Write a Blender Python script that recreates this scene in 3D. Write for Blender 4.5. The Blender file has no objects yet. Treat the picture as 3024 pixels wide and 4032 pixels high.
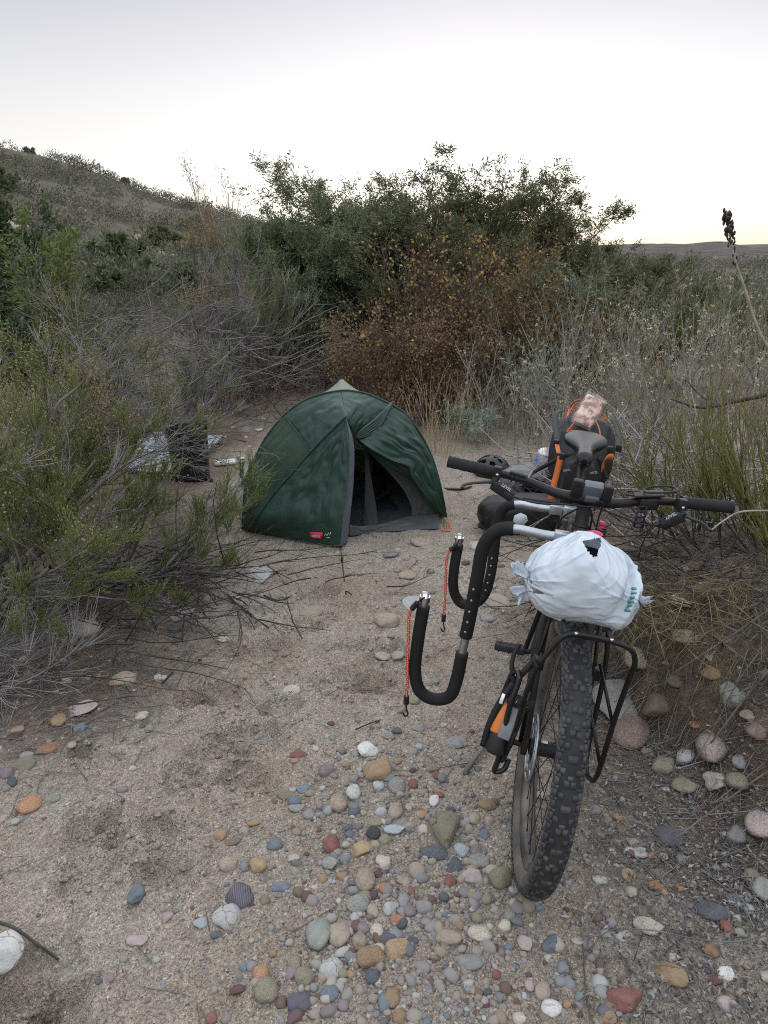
import bpy, bmesh, math, random
import numpy as np
from mathutils import Vector, Matrix

SC = bpy.context.scene
COL = SC.collection
R_ = math.radians

# ------------------------------------------------------------------ camera
F, CX, CY = 2981.0, 1512.0, 2016.0          # focal length and centre, in pixels of the 3024 x 4032 photograph
CAM = np.array([0.0, 0.0, 1.634])
PITCH, ROLL = math.atan((2016 - 980) / F), -0.0223
_f = np.array([0, math.cos(PITCH), -math.sin(PITCH)])
_r0 = np.array([1.0, 0, 0]); _u0 = np.array([0, math.sin(PITCH), math.cos(PITCH)])
_r = math.cos(ROLL) * _r0 + math.sin(ROLL) * _u0
_u = -math.sin(ROLL) * _r0 + math.cos(ROLL) * _u0
cam = bpy.data.cameras.new('camera')
cam.sensor_fit = 'VERTICAL'; cam.sensor_height = 36.0; cam.lens = F / 4032 * 36
cam.clip_start = 0.05; cam.clip_end = 5000
camo = bpy.data.objects.new('camera', cam); COL.objects.link(camo)
camo.matrix_world = Matrix(((_r[0], _u[0], -_f[0], CAM[0]), (_r[1], _u[1], -_f[1], CAM[1]), (_r[2], _u[2], -_f[2], CAM[2]), (0, 0, 0, 1)))
SC.camera = camo

# ------------------------------------------------------------------ light: sky after sunset, brightened overhead, glow behind the tree
SUN_AZ = R_(8); SUN_EL = R_(4)
W = bpy.data.worlds.new('World'); SC.world = W; W.use_nodes = True
nt = W.node_tree; nt.nodes.clear()
out = nt.nodes.new('ShaderNodeOutputWorld'); bg = nt.nodes.new('ShaderNodeBackground')
sky = nt.nodes.new('ShaderNodeTexSky'); sky.sky_type = 'NISHITA'; sky.sun_disc = False
sky.sun_elevation = SUN_EL; sky.sun_rotation = SUN_AZ; sky.air_density = 1.0; sky.dust_density = 2.5; sky.ozone_density = 2.0
hs = nt.nodes.new('ShaderNodeHueSaturation'); hs.inputs['Saturation'].default_value = 0.45
gm = nt.nodes.new('ShaderNodeGamma'); gm.inputs['Gamma'].default_value = 0.16
tc = nt.nodes.new('ShaderNodeTexCoord'); sx = nt.nodes.new('ShaderNodeSeparateXYZ'); rp_ = nt.nodes.new('ShaderNodeValToRGB')
el = rp_.color_ramp.elements
SKYR = [(0.0, (.79, .72, .60)), (.03, (.79, .75, .685)), (.09, (.75, .74, .725)), (.17, (.655, .66, .68)), (.27, (.50, .505, .56)), (.40, (.98, 1.03, 1.12)), (.65, (1.45, 1.52, 1.66)), (1.0, (1.65, 1.74, 1.90))]  # sky colour by height; upper part, above the frame, brightened to lift the scene
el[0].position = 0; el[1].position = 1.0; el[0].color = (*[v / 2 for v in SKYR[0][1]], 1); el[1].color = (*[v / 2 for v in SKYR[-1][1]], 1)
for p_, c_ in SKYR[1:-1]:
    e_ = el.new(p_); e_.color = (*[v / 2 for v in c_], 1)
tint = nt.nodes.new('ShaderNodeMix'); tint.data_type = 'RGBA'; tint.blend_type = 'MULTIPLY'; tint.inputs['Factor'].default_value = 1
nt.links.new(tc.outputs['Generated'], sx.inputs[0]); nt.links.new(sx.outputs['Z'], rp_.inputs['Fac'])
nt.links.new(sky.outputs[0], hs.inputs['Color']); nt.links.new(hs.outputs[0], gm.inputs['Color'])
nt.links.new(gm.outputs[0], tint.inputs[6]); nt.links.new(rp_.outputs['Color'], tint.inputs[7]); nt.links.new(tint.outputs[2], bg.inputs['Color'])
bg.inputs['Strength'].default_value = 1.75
nt.links.new(bg.outputs[0], out.inputs[0])
sl = bpy.data.lights.new('sun', 'SUN'); sl.energy = 0.35; sl.angle = R_(50); sl.color = (1.0, 0.93, 0.84)
so = bpy.data.objects.new('sun', sl); COL.objects.link(so)
so.rotation_euler = Vector((-math.sin(SUN_AZ) * math.cos(R_(22)), -math.cos(SUN_AZ) * math.cos(R_(22)), -math.sin(R_(22)))).to_track_quat('-Z', 'Y').to_euler()
SC.view_settings.view_transform = 'Standard'; SC.view_settings.look = 'None'
SC.view_settings.exposure = 0.32; SC.view_settings.gamma = 1.0
SC.render.engine = 'CYCLES'
SC.cycles.max_bounces = 6; SC.cycles.diffuse_bounces = 3; SC.cycles.transparent_max_bounces = 6
SC.cycles.use_denoising = False
SC.cycles.pixel_filter_type = 'BLACKMAN_HARRIS'; SC.cycles.filter_width = 1.05

# ------------------------------------------------------------------ pixel helpers
def ray(px, py):
    return _f + (px - CX) / F * _r - (py - CY) / F * _u
def gp(px, py, z=0.0):
    d = ray(px, py); t = (z - CAM[2]) / d[2]
    return CAM + d * t
def pd(px, py, D):
    d = ray(px, py); return CAM + d * (D / d[1])
def cz(P):
    return float((np.asarray(P) - CAM) @ _f)
def proj(P):
    d = np.asarray(P, float) - CAM
    z = d @ _f
    return np.stack([CX + F * (d @ _r) / z, CY - F * (d @ _u) / z], -1)

# ------------------------------------------------------------------ noise
_tab = np.random.default_rng(5).random((256, 256))
def vn(x, y, s=1.0, seed=0):
    x = np.asarray(x, float) * s + seed * 17.31; y = np.asarray(y, float) * s + seed * 7.77
    xi = np.floor(x).astype(int); yi = np.floor(y).astype(int); fx = x - xi; fy = y - yi
    fx = fx * fx * (3 - 2 * fx); fy = fy * fy * (3 - 2 * fy)
    g = lambda a, b: _tab[a & 255, b & 255]
    return (g(xi, yi) * (1 - fx) + g(xi + 1, yi) * fx) * (1 - fy) + (g(xi, yi + 1) * (1 - fx) + g(xi + 1, yi + 1) * fx) * fy - 0.5
def fbm(x, y, s=1.0, o=4, seed=0):
    r = 0; a = 1
    for k in range(o):
        r = r + a * vn(x, y, s, seed + k); s *= 2.03; a *= 0.5
    return r
def sst(a, b, x):
    t = np.clip((np.asarray(x, float) - a) / (b - a), 0, 1); return t * t * (3 - 2 * t)
def nrm(a):
    return a / np.maximum(np.linalg.norm(a, axis=-1, keepdims=True), 1e-9)

# ------------------------------------------------------------------ objects
def tag(o, label=None, cat=None, group=None, kind=None):
    if label: o['label'] = label
    if cat: o['category'] = cat
    if group: o['group'] = group
    if kind: o['kind'] = kind
    return o
def empty(name, loc=(0, 0, 0), label=None, cat=None, group=None):
    o = bpy.data.objects.new(name, None); COL.objects.link(o); o.location = Vector([float(v) for v in loc]); o.empty_display_size = 0.05
    return tag(o, label, cat, group)
def rawmesh(name, V, Fs, tint=None):
    """V (n,3); Fs a list of int arrays (k,3) or (k,4), or of tuples"""
    me = bpy.data.meshes.new(name)
    V = np.asarray(V, np.float32)
    arrs = [np.asarray(f, np.int32) for f in Fs if len(f)]
    nl = sum(a.size for a in arrs); npoly = sum(len(a) for a in arrs)
    me.vertices.add(len(V)); me.vertices.foreach_set('co', V.ravel())
    me.loops.add(nl); me.polygons.add(npoly)
    me.loops.foreach_set('vertex_index', np.concatenate([a.ravel() for a in arrs]))
    tot = np.concatenate([np.full(len(a), a.shape[1], np.int32) for a in arrs])
    st = np.concatenate([[0], np.cumsum(tot)[:-1]]).astype(np.int32)
    me.polygons.foreach_set('loop_start', st)
    try: me.polygons.foreach_set('loop_total', tot)
    except Exception: pass
    if tint is not None:
        at = me.attributes.new('tint', 'FLOAT', 'POINT'); at.data.foreach_set('value', np.asarray(tint, np.float32))
    me.update(calc_edges=True); me.validate()
    return me
def link(name, me, m, parent=None, smooth=False):
    if m: me.materials.append(m)
    if smooth: me.polygons.foreach_set('use_smooth', np.ones(len(me.polygons), bool))
    o = bpy.data.objects.new(name, me); COL.objects.link(o)
    if parent is not None: o.parent = parent
    return o
class MB:
    def __init__(s): s.V = []; s.Q = []; s.T = []; s.n = 0; s.big = []
    def add(s, V, Q=(), T=()):
        V = np.asarray(V, float).reshape(-1, 3); s.V.append(V)
        if len(Q): s.Q.append(np.asarray(Q, int) + s.n)
        if len(T): s.T.append(np.asarray(T, int) + s.n)
        s.n += len(V); return s
    def bm(s, b, M=None):
        bmesh.ops.triangulate(b, faces=[f for f in b.faces if len(f.verts) > 4])
        b.verts.index_update()
        V = np.array([(M @ v.co if M else v.co)[:] for v in b.verts]); Q = [[v.index for v in f.verts] for f in b.faces if len(f.verts) == 4]
        T = [[v.index for v in f.verts] for f in b.faces if len(f.verts) == 3]; b.free()
        return s.add(V, Q, T)
    def tube(s, P, r, n=10, cap=True, flat=1.0, closed=False):
        P = np.asarray(P, float); m = len(P); r = np.broadcast_to(np.asarray(r, float), (m,))
        Tn = np.gradient(P, axis=0) if not closed else np.roll(P, -1, 0) - np.roll(P, 1, 0)
        Tn = nrm(Tn)
        a = np.array([0, 0, 1.0]) if abs(Tn[0][2]) < 0.9 else np.array([1.0, 0, 0])
        N = np.cross(Tn[0], a); N /= np.linalg.norm(N); rings = []
        th = np.linspace(0, 2 * np.pi, n, endpoint=False)
        for i in range(m):
            N = N - Tn[i] * (N @ Tn[i]); N /= np.linalg.norm(N); B = np.cross(Tn[i], N)
            rings.append(P[i] + r[i] * (np.cos(th)[:, None] * N + flat * np.sin(th)[:, None] * B))
        V = np.concatenate(rings); Q = []
        for i in range(m if closed else m - 1):
            j = (i + 1) % m
            for k in range(n): Q.append((i * n + k, i * n + (k + 1) % n, j * n + (k + 1) % n, j * n + k))
        T = []
        if cap and not closed:
            V = np.concatenate([V, P[:1], P[-1:]])
            for k in range(n): T.append((m * n, (k + 1) % n, k)); T.append((m * n + 1, (m - 1) * n + k, (m - 1) * n + (k + 1) % n))
        return s.add(V, Q, T)
    def box(s, c, hx, hy, hz, A=None, bev=0.0, seg=2):
        b = bmesh.new(); bmesh.ops.create_cube(b, size=2.0)
        for v in b.verts: v.co = Vector((v.co.x * hx, v.co.y * hy, v.co.z * hz))
        if bev > 0: bmesh.ops.bevel(b, geom=list(b.edges), offset=bev, segments=seg, affect='EDGES', profile=0.5)
        M = Matrix.Identity(4)
        if A is not None:
            for i in range(3):
                for j in range(3): M[i][j] = A[i][j]
        M.translation = Vector([float(v) for v in c])
        return s.bm(b, M)
    def grid(s, G):
        G = np.asarray(G, float); a, b = G.shape[:2]
        I = np.arange(a * b).reshape(a, b)
        Q = np.stack([I[:-1, :-1], I[1:, :-1], I[1:, 1:], I[:-1, 1:]], -1).reshape(-1, 4)
        return s.add(G.reshape(-1, 3), Q)
    def build(s, name, m, parent=None, smooth=True, sub=0, solid=0.0, auto=None):
        V = np.concatenate(s.V); Fs = []
        if s.Q: Fs.append(np.concatenate(s.Q))
        if s.T: Fs.append(np.concatenate(s.T))
        o = link(name, rawmesh(name, V, Fs), m, parent, smooth)
        if smooth and auto: o.data.set_sharp_from_angle(angle=R_(auto))
        if solid: md = o.modifiers.new('thickness', 'SOLIDIFY'); md.thickness = solid; md.offset = 0
        if sub: md = o.modifiers.new('subdivision', 'SUBSURF'); md.levels = sub; md.render_levels = sub
        return o
def crv(P, k=8, closed=False):
    """Catmull-Rom through P"""
    P = np.asarray(P, float)
    if closed: E = np.concatenate([P[-1:], P, P[:2]])
    else: E = np.concatenate([2 * P[:1] - P[1:2], P, 2 * P[-1:] - P[-2:-1]])
    o = []
    for i in range(1, len(E) - 2):
        for t in np.linspace(0, 1, k, endpoint=False):
            a, b, c, d = E[i - 1:i + 3]
            o.append(0.5 * (2 * b + (c - a) * t + (2 * a - 5 * b + 4 * c - d) * t * t + (3 * b - a - 3 * c + d) * t ** 3))
    if not closed: o.append(P[-1])
    return np.array(o)
def resample(P, n):
    P = np.asarray(P, float); s = np.concatenate([[0], np.cumsum(np.linalg.norm(np.diff(P, axis=0), axis=1))])
    t = np.linspace(0, s[-1], n); return np.stack([np.interp(t, s, P[:, k]) for k in range(3)], 1)

# ------------------------------------------------------------------ materials
def newmat(name):
    m = bpy.data.materials.new(name); m.use_nodes = True; nt = m.node_tree
    return m, nt, nt.nodes['Principled BSDF']
def mat(name, c, rough=0.6, c2=None, scale=20, metal=0.0, bump=0.0, bscale=60, spec=0.5, detail=4, lo=0.35, hi=0.65, sheen=0.0, trans=0.0):
    m, nt, p = newmat(name); N = nt.nodes; Lk = nt.links
    p.inputs['Base Color'].default_value = (*c, 1); p.inputs['Roughness'].default_value = rough; p.inputs['Metallic'].default_value = metal
    p.inputs['Specular IOR Level'].default_value = spec
    tc = N.new('ShaderNodeTexCoord')
    if c2 is not None:
        n = N.new('ShaderNodeTexNoise'); n.inputs['Scale'].default_value = scale; n.inputs['Detail'].default_value = detail
        r = N.new('ShaderNodeValToRGB'); r.color_ramp.elements[0].position = lo; r.color_ramp.elements[1].position = hi
        r.color_ramp.elements[0].color = (*c, 1); r.color_ramp.elements[1].color = (*c2, 1)
        Lk.new(tc.outputs['Object'], n.inputs['Vector']); Lk.new(n.outputs['Fac'], r.inputs['Fac']); Lk.new(r.outputs['Color'], p.inputs['Base Color'])
    if bump:
        n = N.new('ShaderNodeTexNoise'); n.inputs['Scale'].default_value = bscale; n.inputs['Detail'].default_value = 6
        b = N.new('ShaderNodeBump'); b.inputs['Strength'].default_value = bump; b.inputs['Distance'].default_value = 0.01
        Lk.new(tc.outputs['Object'], n.inputs['Vector']); Lk.new(n.outputs['Fac'], b.inputs['Height']); Lk.new(b.outputs['Normal'], p.inputs['Normal'])
    if trans:
        t = N.new('ShaderNodeBsdfTranslucent'); t.inputs['Color'].default_value = (*[min(1, v * 1.4) for v in c], 1)
        mx = N.new('ShaderNodeMixShader'); mx.inputs[0].default_value = trans
        Lk.new(p.outputs[0], mx.inputs[1]); Lk.new(t.outputs[0], mx.inputs[2]); Lk.new(mx.outputs[0], N['Material Output'].inputs[0])
    return m
def leafmat(name, cols, trans=0.3, rough=0.6, attr=False, k=1.22):
    """colour of each leaf picked from cols by mesh island; attr: by plant tint with a little leaf noise"""
    m, nt, p = newmat(name); N = nt.nodes; Lk = nt.links
    g = N.new('ShaderNodeNewGeometry'); r = N.new('ShaderNodeValToRGB'); e = r.color_ramp.elements
    while len(e) > 1: e.remove(e[-1])
    for i, c in enumerate(cols):
        if i: el = e.new(i / max(1, len(cols) - 1))
        else: el = e[0]; el.position = 0
        el.color = (*[min(.6, v * k) for v in c], 1)
    if attr:
        a = N.new('ShaderNodeAttribute'); a.attribute_name = 'tint'
        ma = N.new('ShaderNodeMath'); ma.operation = 'MULTIPLY_ADD'; ma.inputs[1].default_value = 0.25
        mb = N.new('ShaderNodeMath'); mb.operation = 'MULTIPLY_ADD'; mb.inputs[1].default_value = 0.85; mb.inputs[2].default_value = -0.05
        Lk.new(a.outputs['Fac'], mb.inputs[0]); Lk.new(g.outputs['Random Per Island'], ma.inputs[0]); Lk.new(mb.outputs[0], ma.inputs[2]); Lk.new(ma.outputs[0], r.inputs['Fac'])
    else: Lk.new(g.outputs['Random Per Island'], r.inputs['Fac'])
    Lk.new(r.outputs['Color'], p.inputs['Base Color']); p.inputs['Roughness'].default_value = rough; p.inputs['Specular IOR Level'].default_value = 0.12
    if trans:
        t = N.new('ShaderNodeBsdfTranslucent'); mx = N.new('ShaderNodeMixShader'); mx.inputs[0].default_value = trans
        Lk.new(r.outputs['Color'], t.inputs['Color']); Lk.new(p.outputs[0], mx.inputs[1]); Lk.new(t.outputs[0], mx.inputs[2]); Lk.new(mx.outputs[0], N['Material Output'].inputs[0])
    return m

# ------------------------------------------------------------------ ground
TOE = np.array([gp(a, b)[:2] for a, b in [(2330, 2380), (2350, 2560), (2430, 2780), (2640, 2985), (2860, 3150), (3040, 3340), (3400, 3500), (5200, 3900)]])
def bank(x, y):
    """height of the earth bank right of the bicycle and signed distance from its toe"""
    x = np.asarray(x, float); y = np.asarray(y, float); d = np.full(x.shape, 9.0)
    for a, b in zip(TOE[:-1], TOE[1:]):
        ab = b - a; t = np.clip(((x - a[0]) * ab[0] + (y - a[1]) * ab[1]) / (ab @ ab), 0, 1); d = np.minimum(d, np.hypot(x - a[0] - t * ab[0], y - a[1] - t * ab[1]))
    ins = (x > np.interp(y, TOE[::-1, 1], TOE[::-1, 0])); d = np.where(ins, d, -d)
    dn = d + 0.10 * fbm(x, y, 3.2, 3, 9) + .03 * fbm(x, y, 14, 2, 10)
    top = 0.46 * (1 - sst(3.0, 3.9, y)); wd = np.interp(x, [1.0, 1.5], [.24, .55])
    return top * (0.12 * sst(-0.08, 0.1, dn) + 0.88 * sst(0.06, 1, dn / wd) ), d
FOOT = [(370, 3290, .16, .11), (470, 3330, .10, .07), (330, 3440, .15, .10), (660, 3440, .13, .10), (860, 2740, .20, .10), (760, 2760, .12, .08), (980, 2900, .18, .10),
        (840, 2970, .16, .10), (320, 2975, .07, .05), (430, 3230, .07, .05), (1050, 2560, .20, .09), (1180, 2480, .2, .1), (1420, 2560, .22, .1), (1330, 2690, .2, .1),
        (1480, 2700, .16, .09), (1250, 2330, .2, .1), (1560, 2580, .2, .1), (150, 3900, .22, .15), (220, 3990, .14, .10), (60, 3960, .15, .14), (960, 3060, .14, .08), (1110, 2800, .16, .09), (720, 3080, .12, .09), (640, 3300, .14, .08)]
FOOTW = [(*gp(a, b)[:2], c, d) for a, b, c, d in FOOT]
_rd = np.array([ray(a, b) for a, b in [(-900, 330), (-400, 440), (0, 590), (150, 615), (300, 655), (600, 775), (900, 850), (1100, 885), (1400, 945), (1800, 1010), (2300, 1045), (3024, 1060), (5000, 1060)]])
AZR = np.arctan2(_rd[:, 0], _rd[:, 1]); ELR = np.arctan2(_rd[:, 2], np.hypot(_rd[:, 0], _rd[:, 1]))
def zg(x, y):
    x = np.asarray(x, float); y = np.asarray(y, float)
    d = np.hypot(x, y); near = 1 - sst(10, 30, d)
    z = 0.030 * fbm(x, y, 0.9, 3, 1) * sst(1.2, 4, d) + 0.016 * fbm(x, y, 3.1, 4, 3) * near
    m = sst(-0.05, 0.35, fbm(x, y, 0.8, 2, 21) + 0.45 * np.exp(-((x + 0.25 * (3 - y) * 0 + 0.28) / 0.55) ** 2) - 0.1)
    z = z + near * m * (0.017 * fbm(x, y, 8, 3, 5) + 0.004 * np.abs(fbm(x, y, 24, 3, 6)))
    z = z + near * 0.0045 * fbm(x, y, 34, 3, 8)
    for fx, fy, a, b in FOOTW:
        q = np.hypot((x - fx) / (a * 0.62), (y - fy) / (b * 0.9)) + 0.5 * fbm(x, y, 16, 2, 33)
        z = z + near * (-0.034 * (1 - sst(0.55, 1.0, q)) + 0.016 * np.exp(-((q - 1.15) / 0.22) ** 2))
    bk, dd = bank(x, y)
    z = z + bk + 0.07 * fbm(x, y, 6, 4, 12) * sst(0.0, 0.3, dd) * (1 - sst(3.5, 5, y)) * sst(-.5, 1, y)
    # left verge under the shrubs
    z = z + 0.12 * sst(1.3, 2.6, -x) * (1 - sst(6, 9, y)) 
    # valley floor sinks gently far right, hill rises on the left
    az = np.arctan2(x, np.maximum(y, 0.01)); el = np.interp(az, AZR, ELR)
    dr = 95.0
    hz = (1.634 + dr * np.tan(el)) * sst(0, 1, np.clip((d - 13) / (dr - 13), 0, 1) ** 0.9 * 0.62 + 0.0) / sst(0, 1, 0.62)
    hz = np.where(d > dr, (1.634 + dr * np.tan(el)) - (d - dr) * 0.02 - (d - dr) * 0.12 * (el > 0), hz)
    hz = hz + np.where(d > 16, 1.0 * fbm(x, y, 0.09, 3, 40) * np.clip((d - 16) / 60, 0, 1), 0)
    hz = np.maximum(hz, -5.0 - 0.0 * d)
    return np.where(d > 13, z * near + hz, z)
def zg1(x, y): return float(zg(np.array([x]), np.array([y]))[0])

_ts = np.concatenate([np.linspace(.9, 8, 1500), np.linspace(8, 40, 600)[1:]])
def gm_(px, py):
    d = ray(px, py); P = CAM + _ts[:, None] * d; k = np.argmax(P[:, 2] < zg(P[:, 0], P[:, 1])); return P[k]
def ground_mesh():
    r = np.concatenate([np.geomspace(1.4, 9, 470), np.geomspace(9, 45, 170)[1:], np.geomspace(45, 1500, 90)[1:]])
    u = np.linspace(-1, 1, 560); u = 0.62 * u + 0.38 * u ** 3
    RR, U = np.meshgrid(r, u, indexing='ij'); X = RR * U * 1.25; Y = RR - 1.0
    return np.stack([X, Y, zg(X, Y)], -1)
def sandmat():
    m, nt, p = newmat('river_sand'); N = nt.nodes; Lk = nt.links
    g = N.new('ShaderNodeNewGeometry')
    def noise(sc, det=4, rough=0.6):
        n = N.new('ShaderNodeTexNoise'); n.inputs['Scale'].default_value = sc; n.inputs['Detail'].default_value = det; n.inputs['Roughness'].default_value = rough
        Lk.new(g.outputs['Position'], n.inputs['Vector']); return n
    def ramp(src, stops):
        r = N.new('ShaderNodeValToRGB'); e = r.color_ramp.elements
        e[0].position = stops[0][0]; e[0].color = (*stops[0][1], 1); e[1].position = stops[-1][0]; e[1].color = (*stops[-1][1], 1)
        for pos, c in stops[1:-1]: el = e.new(pos); el.color = (*c, 1)
        Lk.new(src, r.inputs['Fac']); return r
    def mix(f, a, b, blend='MIX'):
        x = N.new('ShaderNodeMix'); x.data_type = 'RGBA'; x.blend_type = blend
        if hasattr(f, 'links'): Lk.new(f, x.inputs['Factor'])
        else: x.inputs['Factor'].default_value = f
        for i, v in ((6, a), (7, b)):
            if hasattr(v, 'links'): Lk.new(v, x.inputs[i])
            else: x.inputs[i].default_value = (*v, 1)
        return x.outputs[2]
    big = ramp(noise(1.6, 5).outputs['Fac'], [(0.3, (0.285, 0.235, 0.182)), (0.52, (0.355, 0.308, 0.256)), (0.75, (0.41, 0.365, 0.31))])
    med = ramp(noise(14, 5).outputs['Fac'], [(0.3, (0.84, 0.82, 0.80)), (0.7, (1.1, 1.09, 1.08))])
    c = mix(1.0, big.outputs['Color'], med.outputs['Color'], 'MULTIPLY')
    v = N.new('ShaderNodeTexVoronoi'); v.inputs['Scale'].default_value = 210; Lk.new(g.outputs['Position'], v.inputs['Vector'])
    gr = ramp(v.outputs['Color'], [(0.0, (0.32, 0.31, 0.30)), (0.2, (0.75, 0.73, 0.71)), (0.5, (1.08, 1.06, 1.04)), (0.8, (1.35, 1.33, 1.3)), (1.0, (2.3, 2.3, 2.3))])
    c = mix(0.85, c, gr.outputs['Color'], 'MULTIPLY')
    vd = N.new('ShaderNodeTexVoronoi'); vd.inputs['Scale'].default_value = 75; Lk.new(g.outputs['Position'], vd.inputs['Vector'])
    c = mix(0.7, c, ramp(vd.outputs['Color'], [(0.0, (0.55, 0.52, 0.5)), (0.25, (0.95, 0.94, 0.93)), (0.85, (1.05, 1.04, 1.03)), (1.0, (1.45, 1.44, 1.42))]).outputs['Color'], 'MULTIPLY')
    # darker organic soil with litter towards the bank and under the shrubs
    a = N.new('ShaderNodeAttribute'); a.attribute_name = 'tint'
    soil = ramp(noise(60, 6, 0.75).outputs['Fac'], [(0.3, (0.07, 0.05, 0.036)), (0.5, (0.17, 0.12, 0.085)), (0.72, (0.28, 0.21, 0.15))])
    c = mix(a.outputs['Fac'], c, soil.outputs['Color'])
    # far slopes: dry brown soil
    ln = N.new('ShaderNodeVectorMath'); ln.operation = 'LENGTH'; Lk.new(g.outputs['Position'], ln.inputs[0])
    mr = N.new('ShaderNodeMapRange'); mr.inputs[1].default_value = 11; mr.inputs[2].default_value = 18; Lk.new(ln.outputs['Value'], mr.inputs[0])
    dry = ramp(noise(0.35, 6, 0.7).outputs['Fac'], [(0.3, (0.075, 0.068, 0.044)), (0.55, (0.11, 0.095, 0.066)), (0.75, (0.165, 0.135, 0.105))])
    c = mix(mr.outputs[0], c, dry.outputs['Color'])
    Lk.new(c, p.inputs['Base Color']); p.inputs['Roughness'].default_value = 0.95; p.inputs['Specular IOR Level'].default_value = 0.15
    b1 = N.new('ShaderNodeBump'); b1.inputs['Strength'].default_value = 0.8; b1.inputs['Distance'].default_value = 0.006; Lk.new(v.outputs['Distance'], b1.inputs['Height'])
    b2 = N.new('ShaderNodeBump'); b2.inputs['Strength'].default_value = 0.8; b2.inputs['Distance'].default_value = 0.02; Lk.new(noise(55, 6, 0.7).outputs['Fac'], b2.inputs['Height'])
    Lk.new(b2.outputs['Normal'], b1.inputs['Normal']); Lk.new(b1.outputs['Normal'], p.inputs['Normal'])
    return m
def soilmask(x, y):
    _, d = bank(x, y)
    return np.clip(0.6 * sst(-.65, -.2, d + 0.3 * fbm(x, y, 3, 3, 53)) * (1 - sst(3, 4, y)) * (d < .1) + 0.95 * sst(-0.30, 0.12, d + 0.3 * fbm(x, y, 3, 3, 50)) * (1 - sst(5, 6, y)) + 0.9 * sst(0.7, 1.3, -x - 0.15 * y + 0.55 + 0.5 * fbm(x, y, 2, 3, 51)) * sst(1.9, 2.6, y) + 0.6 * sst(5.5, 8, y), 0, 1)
G = ground_mesh()
_I = np.arange(G.shape[0] * G.shape[1]).reshape(G.shape[:2])
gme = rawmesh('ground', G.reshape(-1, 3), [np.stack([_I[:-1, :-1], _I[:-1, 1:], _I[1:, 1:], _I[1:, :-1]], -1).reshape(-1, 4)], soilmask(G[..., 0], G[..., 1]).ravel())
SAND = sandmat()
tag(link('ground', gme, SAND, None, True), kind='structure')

# distant hills to the right
def hill(name, pts, D, depth, m):
    P = resample(np.array([[p[0], p[1], 0] for p in pts], float), 160); mb = MB(); rows = []
    top = np.array([pd(a, b, D) for a, b, _ in P])
    for k, t in enumerate(np.linspace(0, 1, 26)):
        row = top.copy(); row[:, 1] -= depth * (1 - t) * (1 + 0.1 * vn(top[:, 0], top[:, 0] * 0, 0.02, 3)); row[:, 0] *= (row[:, 1] / D)
        row[:, 2] = -6 + (top[:, 2] + 6) * sst(-0.15, 1.05, t) + 2.2 * fbm(row[:, 0], row[:, 1], 0.03, 4, 7) * (1 - t) * min(1, t * 4)
        row[:, 2] += 0.35 * fbm(row[:, 0], row[:, 1], 0.3, 2, 9) * (t > 0)
        rows.append(row)
    back = top.copy(); back[:, 1] += 200; back[:, 2] = -10; rows.append(back)
    mb.grid(np.array(rows).transpose(1, 0, 2)); return tag(mb.build(name, m, None, True), kind='structure')
hillm = mat('dry_hillside', (0.050, 0.041, 0.036), 0.95, (0.125, 0.100, 0.088), 0.12, detail=8, bump=0.0, lo=0.3, hi=0.7, spec=0.1)
hill('distant_hill', [(1200, 1010), (1900, 985), (2350, 965), (2560, 958), (2700, 960), (2820, 950), (2870, 952), (2910, 965), (2960, 975), (3100, 968), (3300, 940), (3700, 925)], 420, 170, hillm)

# ------------------------------------------------------------------ stones
C_ = dict(tan=(.36, .27, .18), cream=(.50, .42, .31), ochre=(.36, .21, .085), mustard=(.40, .26, .10), rust=(.38, .16, .055), orange=(.45, .20, .06),
          brown=(.20, .13, .08), pink=(.40, .30, .26), red=(.26, .085, .06), maroon=(.13, .06, .06), mauve=(.25, .18, .19), purple=(.12, .105, .13),
          slate=(.10, .11, .125), blue=(.15, .19, .225), pale_blue=(.33, .38, .40), grey=(.25, .24, .225), pale_grey=(.42, .41, .38), white=(.60, .58, .54),
          olive=(.26, .22, .13), green_grey=(.25, .26, .21), teal=(.19, .26, .25), dark=(.06, .06, .065), granite=(.27, .25, .22), redbrown=(.27, .17, .125))
WORD = {'redbrown': 'reddish brown', 'pale_blue': 'pale blue', 'pale_grey': 'pale grey', 'green_grey': 'greenish grey', 'dark': 'blackish', 'granite': 'speckled grey', 'blue': 'blue-grey', 'slate': 'slate grey', 'red': 'brick red', 'rust': 'rusty'}
def ico(sub):
    b = bmesh.new(); bmesh.ops.create_icosphere(b, subdivisions=sub, radius=1.0)
    V = np.array([v.co[:] for v in b.verts]); Fc = np.array([[v.index for v in f.verts] for f in b.faces]); b.free(); return V, Fc
IV, IF = ico(3)
def stone_shape(seed, ang, base=None):
    rg = np.random.default_rng(seed); V = (IV if base is None else base).copy()
    for k in range(8 if ang else 5):                       # planar facets
        n = nrm(rg.normal(size=3)); h = rg.uniform(0.55, 0.8) if ang else rg.uniform(0.78, 0.95)
        dd = V @ n; over = np.maximum(dd - h, 0); V = V - over[:, None] * n * (0.95 if ang else 0.8)
    o = rg.uniform(0, 50, 3)
    V = V * (1 + (0.26 if not ang else 0.28) * (vn(V[:, 0] + o[0], V[:, 1] + V[:, 2] + o[1], 1.2)[:, None] + vn(V[:, 2] + o[2], V[:, 1] - V[:, 0], 1.4)[:, None]))
    V = V * (1 + (0.05 if ang else 0.022) * fbm(V[:, 0] * 1 + V[:, 2] + o[0], V[:, 1] + V[:, 2] * 0.7, 4, 3)[:, None])
    V[:, 0] *= 1 + 0.15 * V[:, 1] * rg.uniform(-1, 1)
    V -= (V.max(0) + V.min(0)) / 2
    return V / np.abs(V).max(0)
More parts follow.
